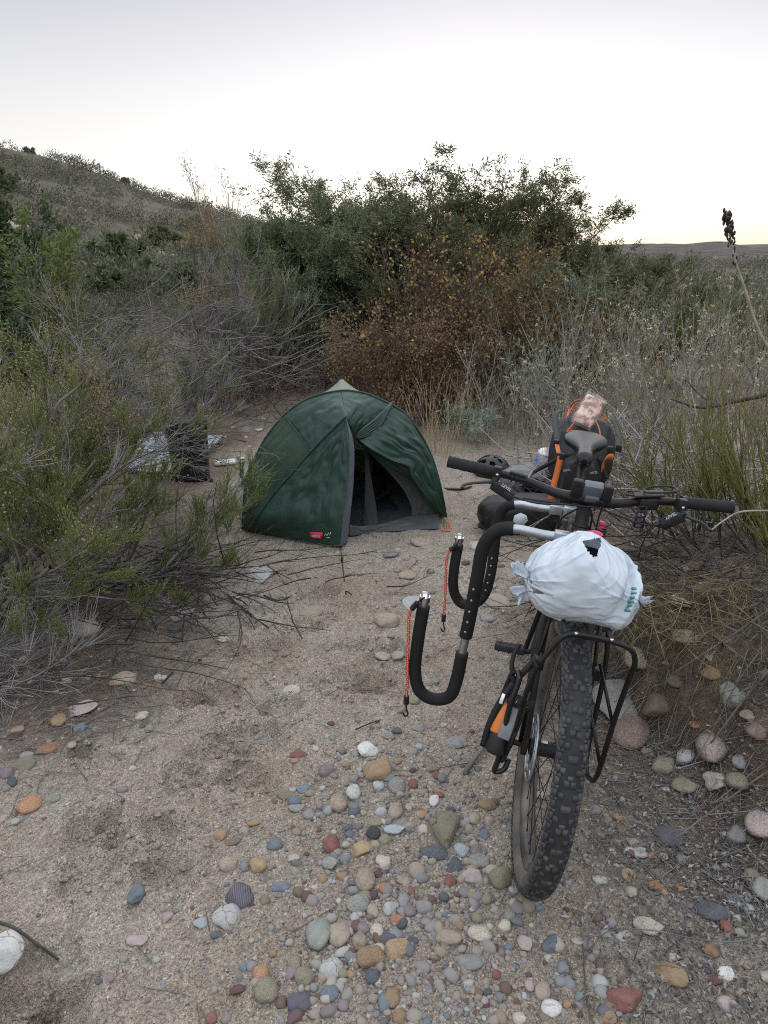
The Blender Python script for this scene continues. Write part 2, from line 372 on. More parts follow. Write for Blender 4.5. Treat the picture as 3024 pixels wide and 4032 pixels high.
def stonemat(name, style):
    m, nt, p = newmat(name); N = nt.nodes; Lk = nt.links
    oi = N.new('ShaderNodeObjectInfo'); tc = N.new('ShaderNodeTexCoord')
    ad = N.new('ShaderNodeVectorMath'); ad.operation = 'ADD'; Lk.new(tc.outputs['Object'], ad.inputs[0]); Lk.new(oi.outputs['Location'], ad.inputs[1])
    def noise(sc, det=5): 
        n = N.new('ShaderNodeTexNoise'); n.inputs['Scale'].default_value = sc; n.inputs['Detail'].default_value = det; n.inputs['Roughness'].default_value = 0.7
        Lk.new(ad.outputs[0], n.inputs['Vector']); return n
    def ramp(src, stops):
        r = N.new('ShaderNodeValToRGB'); e = r.color_ramp.elements
        e[0].position = stops[0][0]; e[0].color = (*stops[0][1], 1); e[1].position = stops[-1][0]; e[1].color = (*stops[-1][1], 1)
        for pos, c in stops[1:-1]: el = e.new(pos); el.color = (*c, 1)
        Lk.new(src, r.inputs['Fac']); return r
    def mul(a, b, f=1.0):
        x = N.new('ShaderNodeMix'); x.data_type = 'RGBA'; x.blend_type = 'MULTIPLY'; x.inputs['Factor'].default_value = f
        Lk.new(a, x.inputs[6]); Lk.new(b, x.inputs[7]); return x.outputs[2]
    c = mul(oi.outputs['Color'], ramp(noise(1.3).outputs['Fac'], [(0.25, (.62, .60, .58)), (0.5, (1, 1, 1)), (0.75, (1.25, 1.2, 1.1))]).outputs['Color'])
    if style == 'speckle':
        c = mul(c, ramp(noise(9, 3).outputs['Fac'], [(0.34, (.58, .56, .55)), (0.48, (1, 1, 1)), (0.64, (1.25, 1.22, 1.2))]).outputs['Color'])
    elif style == 'band':
        w = N.new('ShaderNodeTexWave'); w.inputs['Scale'].default_value = 2.2; w.inputs['Distortion'].default_value = 2.0; w.inputs['Detail'].default_value = 3; Lk.new(tc.outputs['Object'], w.inputs['Vector'])
        c = mul(c, ramp(w.outputs['Fac'], [(0.2, (.75, .75, .75)), (0.8, (1.3, 1.28, 1.3))]).outputs['Color'])
    elif style == 'crack':
        v = N.new('ShaderNodeTexVoronoi'); v.feature = 'DISTANCE_TO_EDGE'; v.inputs['Scale'].default_value = .75
        nv = N.new('ShaderNodeMix'); nv.data_type = 'RGBA'; nv.inputs['Factor'].default_value = .38; Lk.new(ad.outputs[0], nv.inputs[6]); Lk.new(noise(1.1, 4).outputs['Color'], nv.inputs[7]); Lk.new(nv.outputs[2], v.inputs['Vector'])
        c = mul(c, ramp(v.outputs['Distance'], [(0.0, (.42, .36, .33)), (0.022, (1, 1, 1)), (1.0, (1.05, 1.05, 1.05))]).outputs['Color'])
    c = mul(c, ramp(noise(22, 2).outputs['Fac'], [(0.3, (.72, .71, .70)), (0.6, (1.1, 1.1, 1.1))]).outputs['Color'], 0.8)
    Lk.new(c, p.inputs['Base Color']); p.inputs['Roughness'].default_value = 0.72; p.inputs['Specular IOR Level'].default_value = 0.3
    b = N.new('ShaderNodeBump'); b.inputs['Strength'].default_value = 0.35; b.inputs['Distance'].default_value = 0.05; Lk.new(noise(7, 8).outputs['Fac'], b.inputs['Height']); Lk.new(b.outputs['Normal'], p.inputs['Normal'])
    return m
SM = {k: stonemat('stone_' + k, k) for k in ('plain', 'speckle', 'band', 'crack')}
SHAPES = {}
def stone_mesh(idx, ang, style):
    k = (idx, ang, style)
    if k not in SHAPES:
        me = rawmesh('stone', stone_shape(100 + idx + (50 if ang else 0), ang), [IF]); me.materials.append(SM[style]); me.polygons.foreach_set('use_smooth', np.ones(len(me.polygons), bool))
        SHAPES[k] = me
    return SHAPES[k]
rs = np.random.default_rng(11)
STONES = []                                                   # (object, px, py, width px, colour word, form word)
def add_stone(px, py, w, h, col, form='', name='stone', size3=None, sink=0.40, rot=None, style=None, ang=None):
    P = gm_(px, py)
    z = cz(P); a = w * z / F / 2; hv = h * z / F / 2
    d = nrm(CAM - P); sn = d[2]; cs = math.hypot(d[0], d[1])
    if ang is None: ang = form in ('angular', 'broken', 'cracked', 'jagged', 'flat')
    c = min(a, hv) * (0.72 if form != 'flat' else 0.4)
    b2 = hv * hv - (c * cs) ** 2; b = math.sqrt(max(b2, (0.45 * a) ** 2)) / max(sn, 0.25); b = min(b, 1.35 * a) if b > a else max(b, 0.55 * a)
    if style is None: style = {'speckled': 'speckle', 'banded': 'band', 'cracked': 'crack', 'veined': 'crack', 'rough': 'speckle'}.get(form, rs.choice(['plain', 'plain', 'speckle']))
    o = bpy.data.objects.new(name, stone_mesh(int(rs.integers(0, 9)), bool(ang), style)); COL.objects.link(o)
    o.scale = (a, b, c); yaw = math.atan2(-P[0], P[1])
    o.rotation_euler = (rs.normal(0, .1), rs.normal(0, .1), yaw * -1 * -1 + rs.normal(0, .12) + (math.pi if rs.random() < .5 else 0))
    o.location = (P[0], P[1], zg1(P[0], P[1]) + c * (1 - 2 * sink))
    cc = np.array(C_[col]); cc = (cc * .66 + cc.mean() * .34) * rs.uniform(0.80, 1.06); o.color = (*cc, 1)
    STONES.append((o, px, py, w, col, form)); return o
def zoomlist(x0, y0, k, L):
    for e in L: add_stone(x0 + e[0] * k, y0 + e[1] * k, e[2] * k, e[3] * k, e[4], e[5] if len(e) > 5 else '')
ST = [
 (0, 2600, .663, [(465,290,230,90,'pink','flat'),(840,335,85,55,'cream'),(350,365,95,75,'ochre','rough'),(475,408,75,55,'blue'),(105,415,80,45,'tan'),(85,455,80,35,'maroon'),(290,530,145,75,'rust'),(160,575,80,55,'pink'),
  (125,635,165,95,'olive','broken'),(40,680,80,80,'mauve'),(72,728,60,60,'slate'),(38,760,50,40,'green_grey'),(178,870,150,105,'orange'),(312,830,95,50,'green_grey'),(92,965,55,45,'pale_blue'),(1420,1410,170,150,'purple','banded'),
  (1350,1545,180,130,'pale_grey','cracked'),(1195,1570,90,60,'pale_blue','flat'),(1290,1635,80,35,'slate'),(990,1530,90,60,'pink','angular'),(815,1665,130,75,'pink','flat'),(810,1390,110,110,'blue','jagged'),(15,1745,250,250,'white','cracked'),
  (1355,1220,115,95,'tan','speckled'),(1450,1225,60,90,'grey'),(1535,1225,100,90,'mustard'),(1310,1045,90,70,'ochre'),(1380,1085,100,45,'brown'),(1505,970,85,40,'ochre'),(1550,1870,95,115,'orange','rough'),(1580,1975,140,140,'olive'),(1255,2130,70,70,'red'),
  (1445,1830,60,60,'blue'),(1415,1960,100,60,'maroon'),(1620,1745,50,45,'ochre'),(1640,1360,50,35,'blue'),(1515,1770,30,25,'cream'),(735,110,160,85,'tan','rough'),(675,140,55,45,'ochre'),(860,157,45,33,'rust'),(520,107,50,35,'olive'),(940,108,55,38,'cream'),(850,390,50,45,'slate','angular')]),
 (1000, 2800, .663, [(675,235,130,95,'white','angular'),(735,360,165,130,'ochre'),(800,395,90,65,'teal'),(270,255,110,60,'red','flat'),(850,120,70,45,'slate','angular'),(975,105,80,30,'green_grey'),(800,155,75,40,'grey'),(1195,195,130,65,'grey'),(980,215,45,40,'pale_blue'),
  (430,360,95,85,'mauve','rough'),(240,300,50,30,'mustard'),(1060,345,80,50,'olive','rough'),(850,450,110,90,'granite','rough'),(740,445,70,60,'pale_blue'),(945,440,60,65,'red'),(1085,390,50,50,'red'),(945,353,50,30,'maroon'),(300,470,95,35,'blue'),(190,500,110,45,'olive'),
  (245,540,85,60,'blue'),(335,490,70,40,'olive'),(250,585,90,50,'green_grey'),(325,620,75,60,'grey'),(430,580,65,100,'blue'),(500,555,110,120,'tan'),(590,490,90,90,'pale_grey','rough'),(595,575,65,60,'blue'),(840,600,90,100,'tan'),(920,575,50,60,'pink'),(1000,620,55,50,'orange'),
  (1070,540,60,70,'white'),(1385,560,120,70,'ochre'),(1310,640,75,80,'tan'),(1165,590,60,40,'slate'),(1215,655,70,55,'slate'),(1125,730,200,210,'olive','cracked'),(1365,735,70,60,'blue'),(835,715,130,70,'pale_blue','angular'),(880,680,80,60,'green_grey'),(620,688,60,35,'blue'),
  (720,665,100,60,'olive'),(710,730,90,80,'dark','veined'),(780,770,85,70,'olive'),(460,800,105,110,'red','speckled'),(640,825,115,90,'mustard','angular'),(545,790,45,45,'teal'),(125,795,95,80,'blue','speckled'),(235,880,80,45,'cream','angular'),(455,915,100,85,'green_grey','angular'),
  (765,905,90,85,'cream','angular'),(660,1010,125,130,'tan','speckled'),(970,960,105,130,'tan'),(905,1020,55,70,'tan'),(1075,845,180,75,'slate','angular'),(1195,915,105,95,'slate','flat'),(1235,835,95,90,'pale_blue'),(1325,835,85,75,'mauve'),(1330,895,155,75,'granite'),
  (1290,985,130,95,'pink','jagged'),(1465,995,145,150,'olive'),(1165,1020,80,75,'red'),(935,1075,45,80,'red'),(165,1050,110,55,'blue'),(770,1055,65,80,'rust'),(740,970,60,45,'maroon'),(710,1100,60,55,'maroon','angular'),(615,1160,150,110,'green_grey'),(705,1190,75,95,'tan'),
  (810,1185,90,75,'pale_grey','angular'),(920,1190,85,80,'mauve'),(1010,1170,105,80,'grey'),(1290,1100,85,40,'mustard'),(1130,1110,60,60,'slate'),(385,1340,150,190,'green_grey'),(505,1345,140,130,'tan'),(645,1300,70,90,'mauve'),(628,1370,90,90,'tan'),(730,1310,85,90,'cream'),
  (790,1360,120,75,'slate'),(850,1425,160,120,'mustard','angular'),(690,1470,170,130,'ochre','speckled'),(1160,1355,160,100,'tan'),(1075,1340,60,60,'grey'),(1340,1335,150,100,'cream','rough'),(1285,1500,165,85,'grey'),(705,1585,95,95,'slate'),(820,1715,100,120,'ochre'),(875,1605,45,65,'tan'),
  (300,1590,130,110,'olive'),(450,1690,120,95,'blue'),(270,1745,150,110,'purple'),(460,1540,150,130,'pale_grey','veined'),(240,1510,80,90,'olive'),(865,1815,90,100,'ochre'),(1225,1280,50,60,'ochre'),(1490,1275,75,65,'cream'),(1520,1215,75,80,'green_grey'),(1625,1165,90,90,'olive'),
  (1610,1390,90,130,'pink','angular'),(1635,1635,60,70,'pink'),(1440,1570,55,55,'red'),(1060,1060,30,35,'tan'),(890,1120,75,60,'green_grey'),(850,1245,95,60,'rust'),(880,1270,70,65,'slate'),(940,1375,80,45,'slate'),(1100,500,60,40,'red'),(600,1230,60,70,'pale_grey')]),
 (2100, 2900, .557, [(920,215,150,200,'olive','speckled'),(1075,160,125,150,'pale_grey','speckled'),(1265,110,230,250,'pink','speckled'),(1065,365,170,110,'olive'),(1285,330,180,160,'cream','cracked'),(1440,330,160,180,'olive'),(1455,185,100,90,'grey'),(955,720,230,170,'purple'),
  (730,760,130,65,'granite'),(750,830,140,80,'pale_grey'),(830,850,60,100,'rust'),(915,855,75,60,'tan'),(1440,700,140,130,'grey'),(1600,640,220,300,'pink','speckled'),(1540,1000,130,110,'olive'),(1620,1090,150,180,'green_grey'),(670,990,110,80,'mustard'),(470,1025,110,60,'pale_grey'),
  (870,1065,120,80,'rust'),(1030,1075,60,65,'orange'),(1115,1050,80,60,'tan','angular'),(1265,1250,250,130,'slate','speckled'),(1435,1175,180,90,'slate'),(1385,1370,140,100,'red','angular'),(810,1365,210,130,'cream','broken'),(650,1400,70,55,'cream'),(1260,1520,105,105,'ochre'),
  (965,1690,260,160,'mustard','cracked'),(1230,1650,70,70,'slate'),(1280,1735,100,70,'red'),(1360,1690,120,100,'white'),(1365,1895,140,105,'pink'),(1435,1950,80,80,'grey'),(640,1880,260,170,'red','jagged'),(130,1930,150,110,'white','veined'),(65,1810,115,120,'tan'),(235,1900,65,60,'ochre'),
  (325,1850,60,90,'teal','angular'),(125,1470,120,130,'blue','angular'),(535,2000,110,90,'ochre'),(1630,1430,60,220,'tan'),(1640,1700,80,100,'cream'),(1000,1570,90,50,'cream'),(40,1220,60,40,'teal'),(430,530,90,60,'grey')]),
 (2250, 2200, .4665, [(400,1240,450,370,'granite','flat'),(740,1270,260,350,'brown','angular'),(490,1500,330,300,'redbrown','speckled'),(1345,1170,210,380,'green_grey','cracked'),(560,860,250,190,'tan'),(930,360,190,60,'cream'),(530,1330,70,60,'tan'),(1040,1410,100,70,'rust'),(960,680,230,130,'tan'),(720,560,120,80,'brown','angular'),(1180,980,170,120,'ochre','rough'),(1560,1480,170,160,'redbrown','rough'),(880,1060,150,100,'brown'),(1480,1330,130,90,'tan','angular'),(640,1640,110,80,'olive'),(430,760,110,90,'tan','angular'),(1300,700,140,90,'redbrown')]),
 (0, 0, 1.823, [(672,1324,50,22,'tan'),(835,1343,55,38,'tan','speckled'),(395,1330,55,28,'pink','angular'),(376,1362,28,20,'slate','angular'),(185,1360,60,45,'tan'),(483,1382,28,16,'cream'),(1053,1337,30,18,'grey'),(1075,1300,60,26,'tan'),(860,1418,30,22,'tan'),(830,1418,40,16,'cream'),
  (630,1492,42,22,'cream'),(880,1245,40,20,'tan'),(898,1307,60,14,'pale_grey'),(1060,1265,24,16,'pale_blue'),(845,1200,36,22,'grey'),(905,1172,36,16,'tan'),(560,1245,60,18,'pale_grey'),(1030,1180,34,18,'cream'),(350,1465,22,13,'cream'),(60,1300,60,24,'tan'),(990,1050,60,22,'tan'),(1040,1020,34,20,'pale_grey')]),
 (900, 1450, .5727, [(1235,1340,110,45,'tan','flat'),(1160,1390,60,40,'olive'),(1265,1425,60,60,'tan'),(1390,1405,60,36,'slate'),(195,1388,100,28,'pale_grey'),(1310,1195,80,35,'tan'),(1390,1300,50,28,'mustard'),(395,1483,36,34,'blue'),(45,1610,55,36,'tan'),(640,750,40,20,'cream'),(90,622,40,24,'white'),(140,540,34,18,'cream'),(30,410,40,20,'pale_grey'),(120,425,70,34,'grey'),(210,428,56,30,'pale_grey'),(240,350,50,24,'tan'),(1360,1610,50,30,'pale_grey')]),
]
for blk in ST: zoomlist(*blk)

# labels for the stones: what each looks like, then where it lies among its neighbours
def zone(px, py):
    if py < 1950: return 'on the pale pebbly ground beyond the tent' if px < 1200 else 'on the pebbly ground behind the bicycle'
    if py < 2600 and px < 1000: return 'on the sand beside the big left bush'
    if py < 2700 and px < 2150: return 'on the sand between tent and bicycle'
    if px > 2250 and py < 3170: return 'on the bank right of the bicycle'
    if px > 2150: return 'among dry leaves right of the front tyre'
    if px < 800: return 'on the bare sand at lower left'
    return 'in the pebble bed left of the front tyre'
def sizew(w): return 'tiny' if w < 30 else 'small' if w < 52 else 'medium' if w < 85 else 'large' if w < 125 else 'very large'
def relword(dx, dy):
    if abs(dx) > 1.4 * abs(dy): return 'right of' if dx > 0 else 'left of'
    if abs(dy) > 1.4 * abs(dx): return 'in front of' if dy > 0 else 'behind'
    return ('front right of' if dx > 0 else 'front left of') if dy > 0 else ('back right of' if dx > 0 else 'back left of')
def art(s): return s
def label_stones(items, noun='stone'):
    from collections import Counter
    base = []
    for o, px, py, w, col, form in items:
        f = form if form else 'rounded'
        base.append(f"{sizew(w)} {WORD.get(col, col)} {f} {noun}")
    cnt = Counter(base); uniq = [i for i in range(len(items)) if cnt[base[i]] == 1]
    used = set()
    for i, (o, px, py, w, col, form) in enumerate(items):
        if cnt[base[i]] == 1:
            L = base[i] + ' ' + zone(px, py)
        else:
            cand = sorted((j for j in uniq if j != i), key=lambda j: math.hypot(items[j][1] - px, (items[j][2] - py)))[:14]
            L = None
            for j in cand:
                t = f"{base[i]} {relword(px - items[j][1], py - items[j][2])} the {base[j]}"
                if t not in used: L = t; break
        if L is None or L in used: L = base[i] + ' ' + zone(px, py)
        used.add(L); o['label'] = L; o['category'] = noun; o['group'] = 'loose stones on the sand and bank'

# further single pebbles filling the beds seen in the photograph
def bed(px, py):
    """density of pebbles in the photograph"""
    g = lambda cx, cy, sx, sy: math.exp(-((px - cx) / sx) ** 2 - ((py - cy) / sy) ** 2)
    return min(1, 1.0 * g(1650, 3450, 430, 520) + .8 * g(1600, 3100, 330, 220) + .28 * g(2550, 3700, 480, 380) + .45 * g(150, 2950, 300, 260) + .75 * g(1800, 2300, 380, 260) + .9 * g(880, 1740, 130, 110) + .8 * g(2600, 1900, 330, 110) + .35 * g(2750, 3050, 300, 250) + .45 * g(1650, 3900, 480, 250)) + 0.02
PAL = ['tan'] * 5 + ['cream'] * 3 + ['grey'] * 4 + ['pale_grey'] * 3 + ['blue'] * 3 + ['slate'] * 3 + ['ochre'] * 2 + ['olive'] * 2 + ['green_grey'] * 2 + ['pink'] * 2 + ['red', 'maroon', 'mauve', 'white', 'pale_blue', 'brown', 'rust', 'purple']
taken = [(s[1], s[2], s[3] / 2) for s in STONES]
rp = np.random.default_rng(21); n0 = len(STONES); tries = 0
while len(STONES) < 292 and tries < 20000:
    tries += 1
    px, py = rp.uniform(0, 3024), rp.uniform(1640, 4032)
    if rp.random() > bed(px, py) * (0.35 + 0.65 * (py / 4032)): continue
    P = gp(px, py); z = cz(P); w = (0.018 + 0.03 * rp.random() ** 2) * F / z * (1.5 if py < 2000 else 1)
    if any((px - a) ** 2 + (py - b) ** 2 < (c + w * .6) ** 2 for a, b, c in taken): continue
    if 2060 < px < 2350 and 3300 < py < 3600: continue
    add_stone(px, py, w, w * rp.uniform(.45, .85), rp.choice(PAL), rp.choice(['', '', 'angular', 'jagged'])); taken.append((px, py, w / 2))
label_stones(STONES)

# gravel: thousands of small pebbles, one object
GV, GF = ico(2)
GSH = [stone_shape(300 + i, i % 2 == 0, GV) for i in range(14)]
def gravel(name, n, zone_fn, smin, smax, seed, mtl):
    rg = np.random.default_rng(seed); Vs = []; Fs = []; k = 0; tries = 0
    while k < n and tries < n * 40:
        tries += 1
        px, py = rg.uniform(-500, 3500), 1500 + 2700 * rg.random() ** 0.8
        if rg.random() > zone_fn(px, py): continue
        P = gp(px, py)
        if P[1] > 11 or P[1] < 0 or (-.95 < P[0] < .42 and 4.15 < P[1] < 6.8): continue
        s = smin + (smax - smin) * rg.random() ** 4; s *= max(1.0, P[1] / 3.5)
        sc = s * np.array([rg.uniform(.8, 1.2), rg.uniform(.7, 1.1), rg.uniform(.4, .75)]); a = rg.uniform(0, 6.28)
        V = GSH[int(rg.integers(0, 14))] * sc; c, s_ = math.cos(a), math.sin(a)
        V = np.stack([V[:, 0] * c - V[:, 1] * s_, V[:, 0] * s_ + V[:, 1] * c, V[:, 2]], 1)
        Vs.append(V + (P[0], P[1], 0)); Fs.append(GF + k * len(GV)); k += 1
        Vs[-1][:, 2] += sc[2] * 0.12
    V = np.concatenate(Vs); cen = V.reshape(k, -1, 3).mean(1); V[:, 2] += np.repeat(zg(cen[:, 0], cen[:, 1]), len(GV))
    return tag(link(name, rawmesh(name, V, [np.concatenate(Fs)]), mtl, None, True), kind='stuff')
gravmat = leafmat('gravel_mixed', [tuple(np.array(C_[k]) * .66 + np.mean(C_[k]) * .30) for k in ('slate', 'grey', 'tan', 'olive', 'pale_grey', 'maroon', 'brown', 'cream', 'blue', 'ochre', 'grey', 'mauve', 'tan', 'green_grey')], trans=0, rough=0.85, k=.92)
gravel('gravel', 9000, lambda a, b: (bed(a, b) * 1.0 + 0.06) * (b > 1900) + (bed(a, b) * .25 if b <= 1900 else 0), .0025, .010, 31, gravmat)
gravel('pebble_gravel', 1700, lambda a, b: bed(a, b) ** 1.2 * (b > 1600), .006, .021, 32, gravmat)

clodz = lambda a, b: min(1, sum(math.exp(-((a - p) / 75) ** 2 - ((b - q) / 55) ** 2) for p, q, _, _ in FOOT) + .5 * math.exp(-((a - 700 - (3300 - b) * .55) / 170) ** 2) * (2350 < b < 3500))
gravel('sand_clods', 1700, clodz, .003, .014, 33, SAND)

# ------------------------------------------------------------------ materials of the made things
black = mat('black_paint', (.012, .012, .013), .38, (.03, .027, .024), 9, bump=.05, spec=.25)
rubber = mat('tyre_rubber', (.040, .042, .046), .62, (.11, .105, .098), 22, bump=.15, bscale=120, lo=.45, hi=.75, spec=.25)
casing = mat('tread_casing', (.014, .0145, .016), .85, (.040, .037, .034), 18, lo=.4, hi=.7)
sidew = mat('dusty_sidewall', (.055, .047, .040), .8, (.14, .115, .09), 9, lo=.35, hi=.6)
rimm = mat('dusty_rim', (.03, .03, .032), .5, (.15, .125, .1), 7, lo=.38, hi=.6)
foam = mat('black_foam', (.010, .010, .011), .75, (.016, .015, .0145), 14, bump=.1, bscale=250, spec=.3)
alu = mat('brushed_aluminium', (.42, .44, .46), .36, (.34, .36, .38), 40, metal=.85)
steel = mat('bright_steel', (.6, .6, .6), .3, metal=1)
plast = mat('black_plastic', (.016, .016, .017), .5, bump=.04, bscale=200, spec=.25)
gripm = mat('grip_rubber', (.018, .018, .019), .75, bump=.05, bscale=300, spec=.25)
saddm = mat('saddle_leather', (.012, .012, .014), .30, bump=.03, bscale=90, spec=.25)
cordm = mat('orange_cord', (.55, .11, .03), .6)
strapo = mat('orange_strap', (.55, .13, .03), .65, bump=.05, bscale=300)
strapb = mat('black_webbing', (.014, .014, .015), .7, bump=.1, bscale=400)
packm = mat('coated_fabric', (.011, .0115, .012), .55, (.018, .018, .018), 12, bump=.2, bscale=14, spec=.3)
whitet = mat('white_print', (.62, .63, .63), .6)
greyp = mat('grey_plastic', (.10, .115, .13), .45)
bagm = mat('white_plastic_film', (.58, .64, .70), .36, (.53, .58, .64), 5, trans=.15, spec=.5)
tealp = mat('teal_print', (.10, .26, .27), .6)
pinkm = mat('pink_plastic', (.55, .04, .13), .5)
redm = mat('red_bungee', (.50, .05, .03), .7)
yelm = mat('yellow_fleck', (.6, .42, .22), .7)
orangep = mat('orange_plastic', (.60, .17, .03), .4)

# ------------------------------------------------------------------ the bicycle
def rotm(axis, a):
    axis = np.asarray(axis, float) / np.linalg.norm(axis); K = np.array([[0, -axis[2], axis[1]], [axis[2], 0, -axis[0]], [-axis[1], axis[0], 0]])
    return np.eye(3) + np.sin(a) * K + (1 - np.cos(a)) * K @ K
PSI, LEAN, STEER, RW, TRAIL, HA = .257, -.104, .111, .365, .10, R_(67)
BM = np.stack([[-math.sin(PSI), -math.cos(PSI), 0], [math.cos(PSI), -math.sin(PSI), 0], [0, 0, 1]], 1) @ rotm([1, 0, 0], LEAN)
BO = np.array([.38, 1.709, 0.0])
AX = np.array([-math.cos(HA), 0, math.sin(HA)]); A0 = np.array([TRAIL, 0, 0]); SR = rotm(AX, STEER)
def st(P): return (np.asarray(P, float) - A0) @ SR.T + A0                 # turn with the fork
def on_axis(z): return A0 + AX * (z / AX[2])
def hit(px, py, P0, n):
    d = BM.T @ ray(px, py); o = BM.T @ (CAM - BO); n = np.asarray(n, float); return o + d * ((np.asarray(P0, float) - o) @ n / (d @ n))
def hx(px, py, x): return hit(px, py, (x, 0, 0), (1, 0, 0))
def b2w(P): return BO + np.asarray(P) @ BM.T
bike = empty('mountain_bike', BO, 'black mountain bike with dusty knobbly tyres standing head-on beside the bank', 'bicycle')
bike.matrix_world = Matrix([[*BM[0], BO[0]], [*BM[1], BO[1]], [*BM[2], BO[2]], [0, 0, 0, 1]])
def wheel(C, rotfn, tread, n_spokes):
    fn = lambda P: rotfn(np.asarray(P, float) + C)
    th = np.linspace(0, 2 * np.pi, 120, endpoint=False); rc, rt = RW - .034, .0315
    root_loc = fn(np.zeros((1, 3)))[0]
    w = empty('wheel', root_loc); w.parent = bike
    def loc(P): return fn(P) - root_loc
    # rim first
    rm = MB(); prof = np.array([(.300, -.014), (.306, -.0165), (.300, -.017), (.286, -.012), (.280, 0), (.286, .012), (.300, .017), (.306, .0165), (.300, .014)])
    rm.add(loc(np.array([[(r * np.cos(t), y, r * np.sin(t)) for r, y in prof] for t in th]).reshape(-1, 3)), [(i * 9 + k, i * 9 + k + 1, ((i + 1) % 120) * 9 + k + 1, ((i + 1) % 120) * 9 + k) for i in range(120) for k in range(8)])
    rm.build('rim', rimm, w)
    ps = np.linspace(R_(-148), R_(148), 19)
    tv = np.array([[((rc + rt * np.cos(p) * 1.02) * np.cos(t), rt * 1.04 * np.sin(p), (rc + rt * np.cos(p) * 1.02) * np.sin(t)) for p in ps] for t in th])
    sd = MB(); sd.add(loc(tv.reshape(-1, 3)), [(i * 19 + k, i * 19 + k + 1, ((i + 1) % 120) * 19 + k + 1, ((i + 1) % 120) * 19 + k) for i in range(120) for k in range(18)])
    ty = sd.build('tyre', sidew, w)
    kn = MB(); rg = np.random.default_rng(4)
    band = np.array([[((rc + (rt + .0012) * np.cos(p) * 1.02) * np.cos(t), (rt + .0012) * 1.04 * np.sin(p), (rc + (rt + .0012) * np.cos(p) * 1.02) * np.sin(t)) for p in np.linspace(R_(-72), R_(72), 11)] for t in th])
    kn.add(loc(band.reshape(-1, 3)), [(i * 11 + k, i * 11 + k + 1, ((i + 1) % 120) * 11 + k + 1, ((i + 1) % 120) * 11 + k) for i in range(120) for k in range(10)])
    kn.build('tread_casing', casing, w)
    kn = MB()
    if tread:
        rows = 84
        def knob(t, p, lx, ly, h):
            t += rg.normal(0, .0015); p += rg.normal(0, .02)
            er = np.array([np.cos(t) * np.cos(p), np.sin(p), np.sin(t) * np.cos(p)]); et = np.array([-np.sin(t), 0, np.cos(t)]); ey = np.cross(er, et)
            c = np.array([rc * np.cos(t), 0, rc * np.sin(t)]) + er * (rt + h * .5)
            V = []
            for sx in (-1, 1):
                for sy in (-1, 1):
                    for k, e in ((-1, 1.05), (1, .95)): V.append(c + et * sx * lx * e / 2 + ey * sy * ly * e / 2 + er * k * h / 2)
            kn.add(loc(np.array(V)), [(0, 2, 3, 1), (4, 5, 7, 6), (0, 1, 5, 4), (2, 6, 7, 3), (1, 3, 7, 5)])
        for i in range(rows):
            t = 2 * np.pi * i / rows; q = i % 4; dt = 2 * np.pi / rows
            if q == 0:
                for s in (-1, 1): knob(t, s * .17, .0155, .0125, .0052)
            elif q == 1:
                for s in (-1, 1): knob(t, s * .50, .0125, .0115, .0052)
            elif q == 2:
                for s in (-1, 1): knob(t, s * .22, .0150, .0120, .0052); 
                knob(t + dt * .45, 0, .0105, .0125, .0046)
            else:
                for s in (-1, 1): knob(t, s * .55, .0125, .0115, .0052)
            for s in (-1, 1):
                knob(t + dt * .12, s * .93, .0165, .0105, .0062)
                knob(t + dt * .62, s * 1.12, .0125, .0090, .0062)
                knob(t + dt * .62, s * .80, .0075, .0080, .0045)
        kn.build('tread_knobs', rubber, w, smooth=False)
    hb = MB(); hb.tube(loc([[0, -.05, 0], [0, -.048, 0], [0, .048, 0], [0, .05, 0]]), [.012, .021, .021, .012], 16)
    for s in (-1, 1): hb.tube(loc([[0, s * .030, 0], [0, s * .033, 0]]), .031, 18)
    hb.build('hub', black, w, auto=40)
    for i in range(n_spokes):
        t = 2 * np.pi * i / n_spokes; s = 1 if i % 2 else -1; t2 = t + (0.9 if (i // 2) % 2 else -0.9)
        m = MB(); m.tube(loc([[.030 * np.cos(t2), s * .031, .030 * np.sin(t2)], [.288 * np.cos(t), 0, .288 * np.sin(t)]]), .0013, 5, cap=False)
        m.tube(loc([[.268 * np.cos(t), s * .0022, .268 * np.sin(t)], [.288 * np.cos(t), 0, .288 * np.sin(t)]]), .0024, 5); m.build('spoke', black, w)
    if tread:
        d = MB()
        for r0 in (.062, .088): d.tube(loc([[r0 * np.cos(a), -.042, r0 * np.sin(a)] for a in np.linspace(0, 2 * np.pi, 40, endpoint=False)]), .004, 5, closed=True)
        for a in np.linspace(0, 2 * np.pi, 6, endpoint=False): d.tube(loc([[.02 * np.cos(a), -.042, .02 * np.sin(a)], [.088 * np.cos(a + .5), -.042, .088 * np.sin(a + .5)]]), .003, 5)
        d.build('brake_disc', alu, w)
    return w
wheel(np.array([0, 0, RW]), st, True, 32)
wheel(np.array([-1.16, 0, RW]), lambda P: P, True, 32)

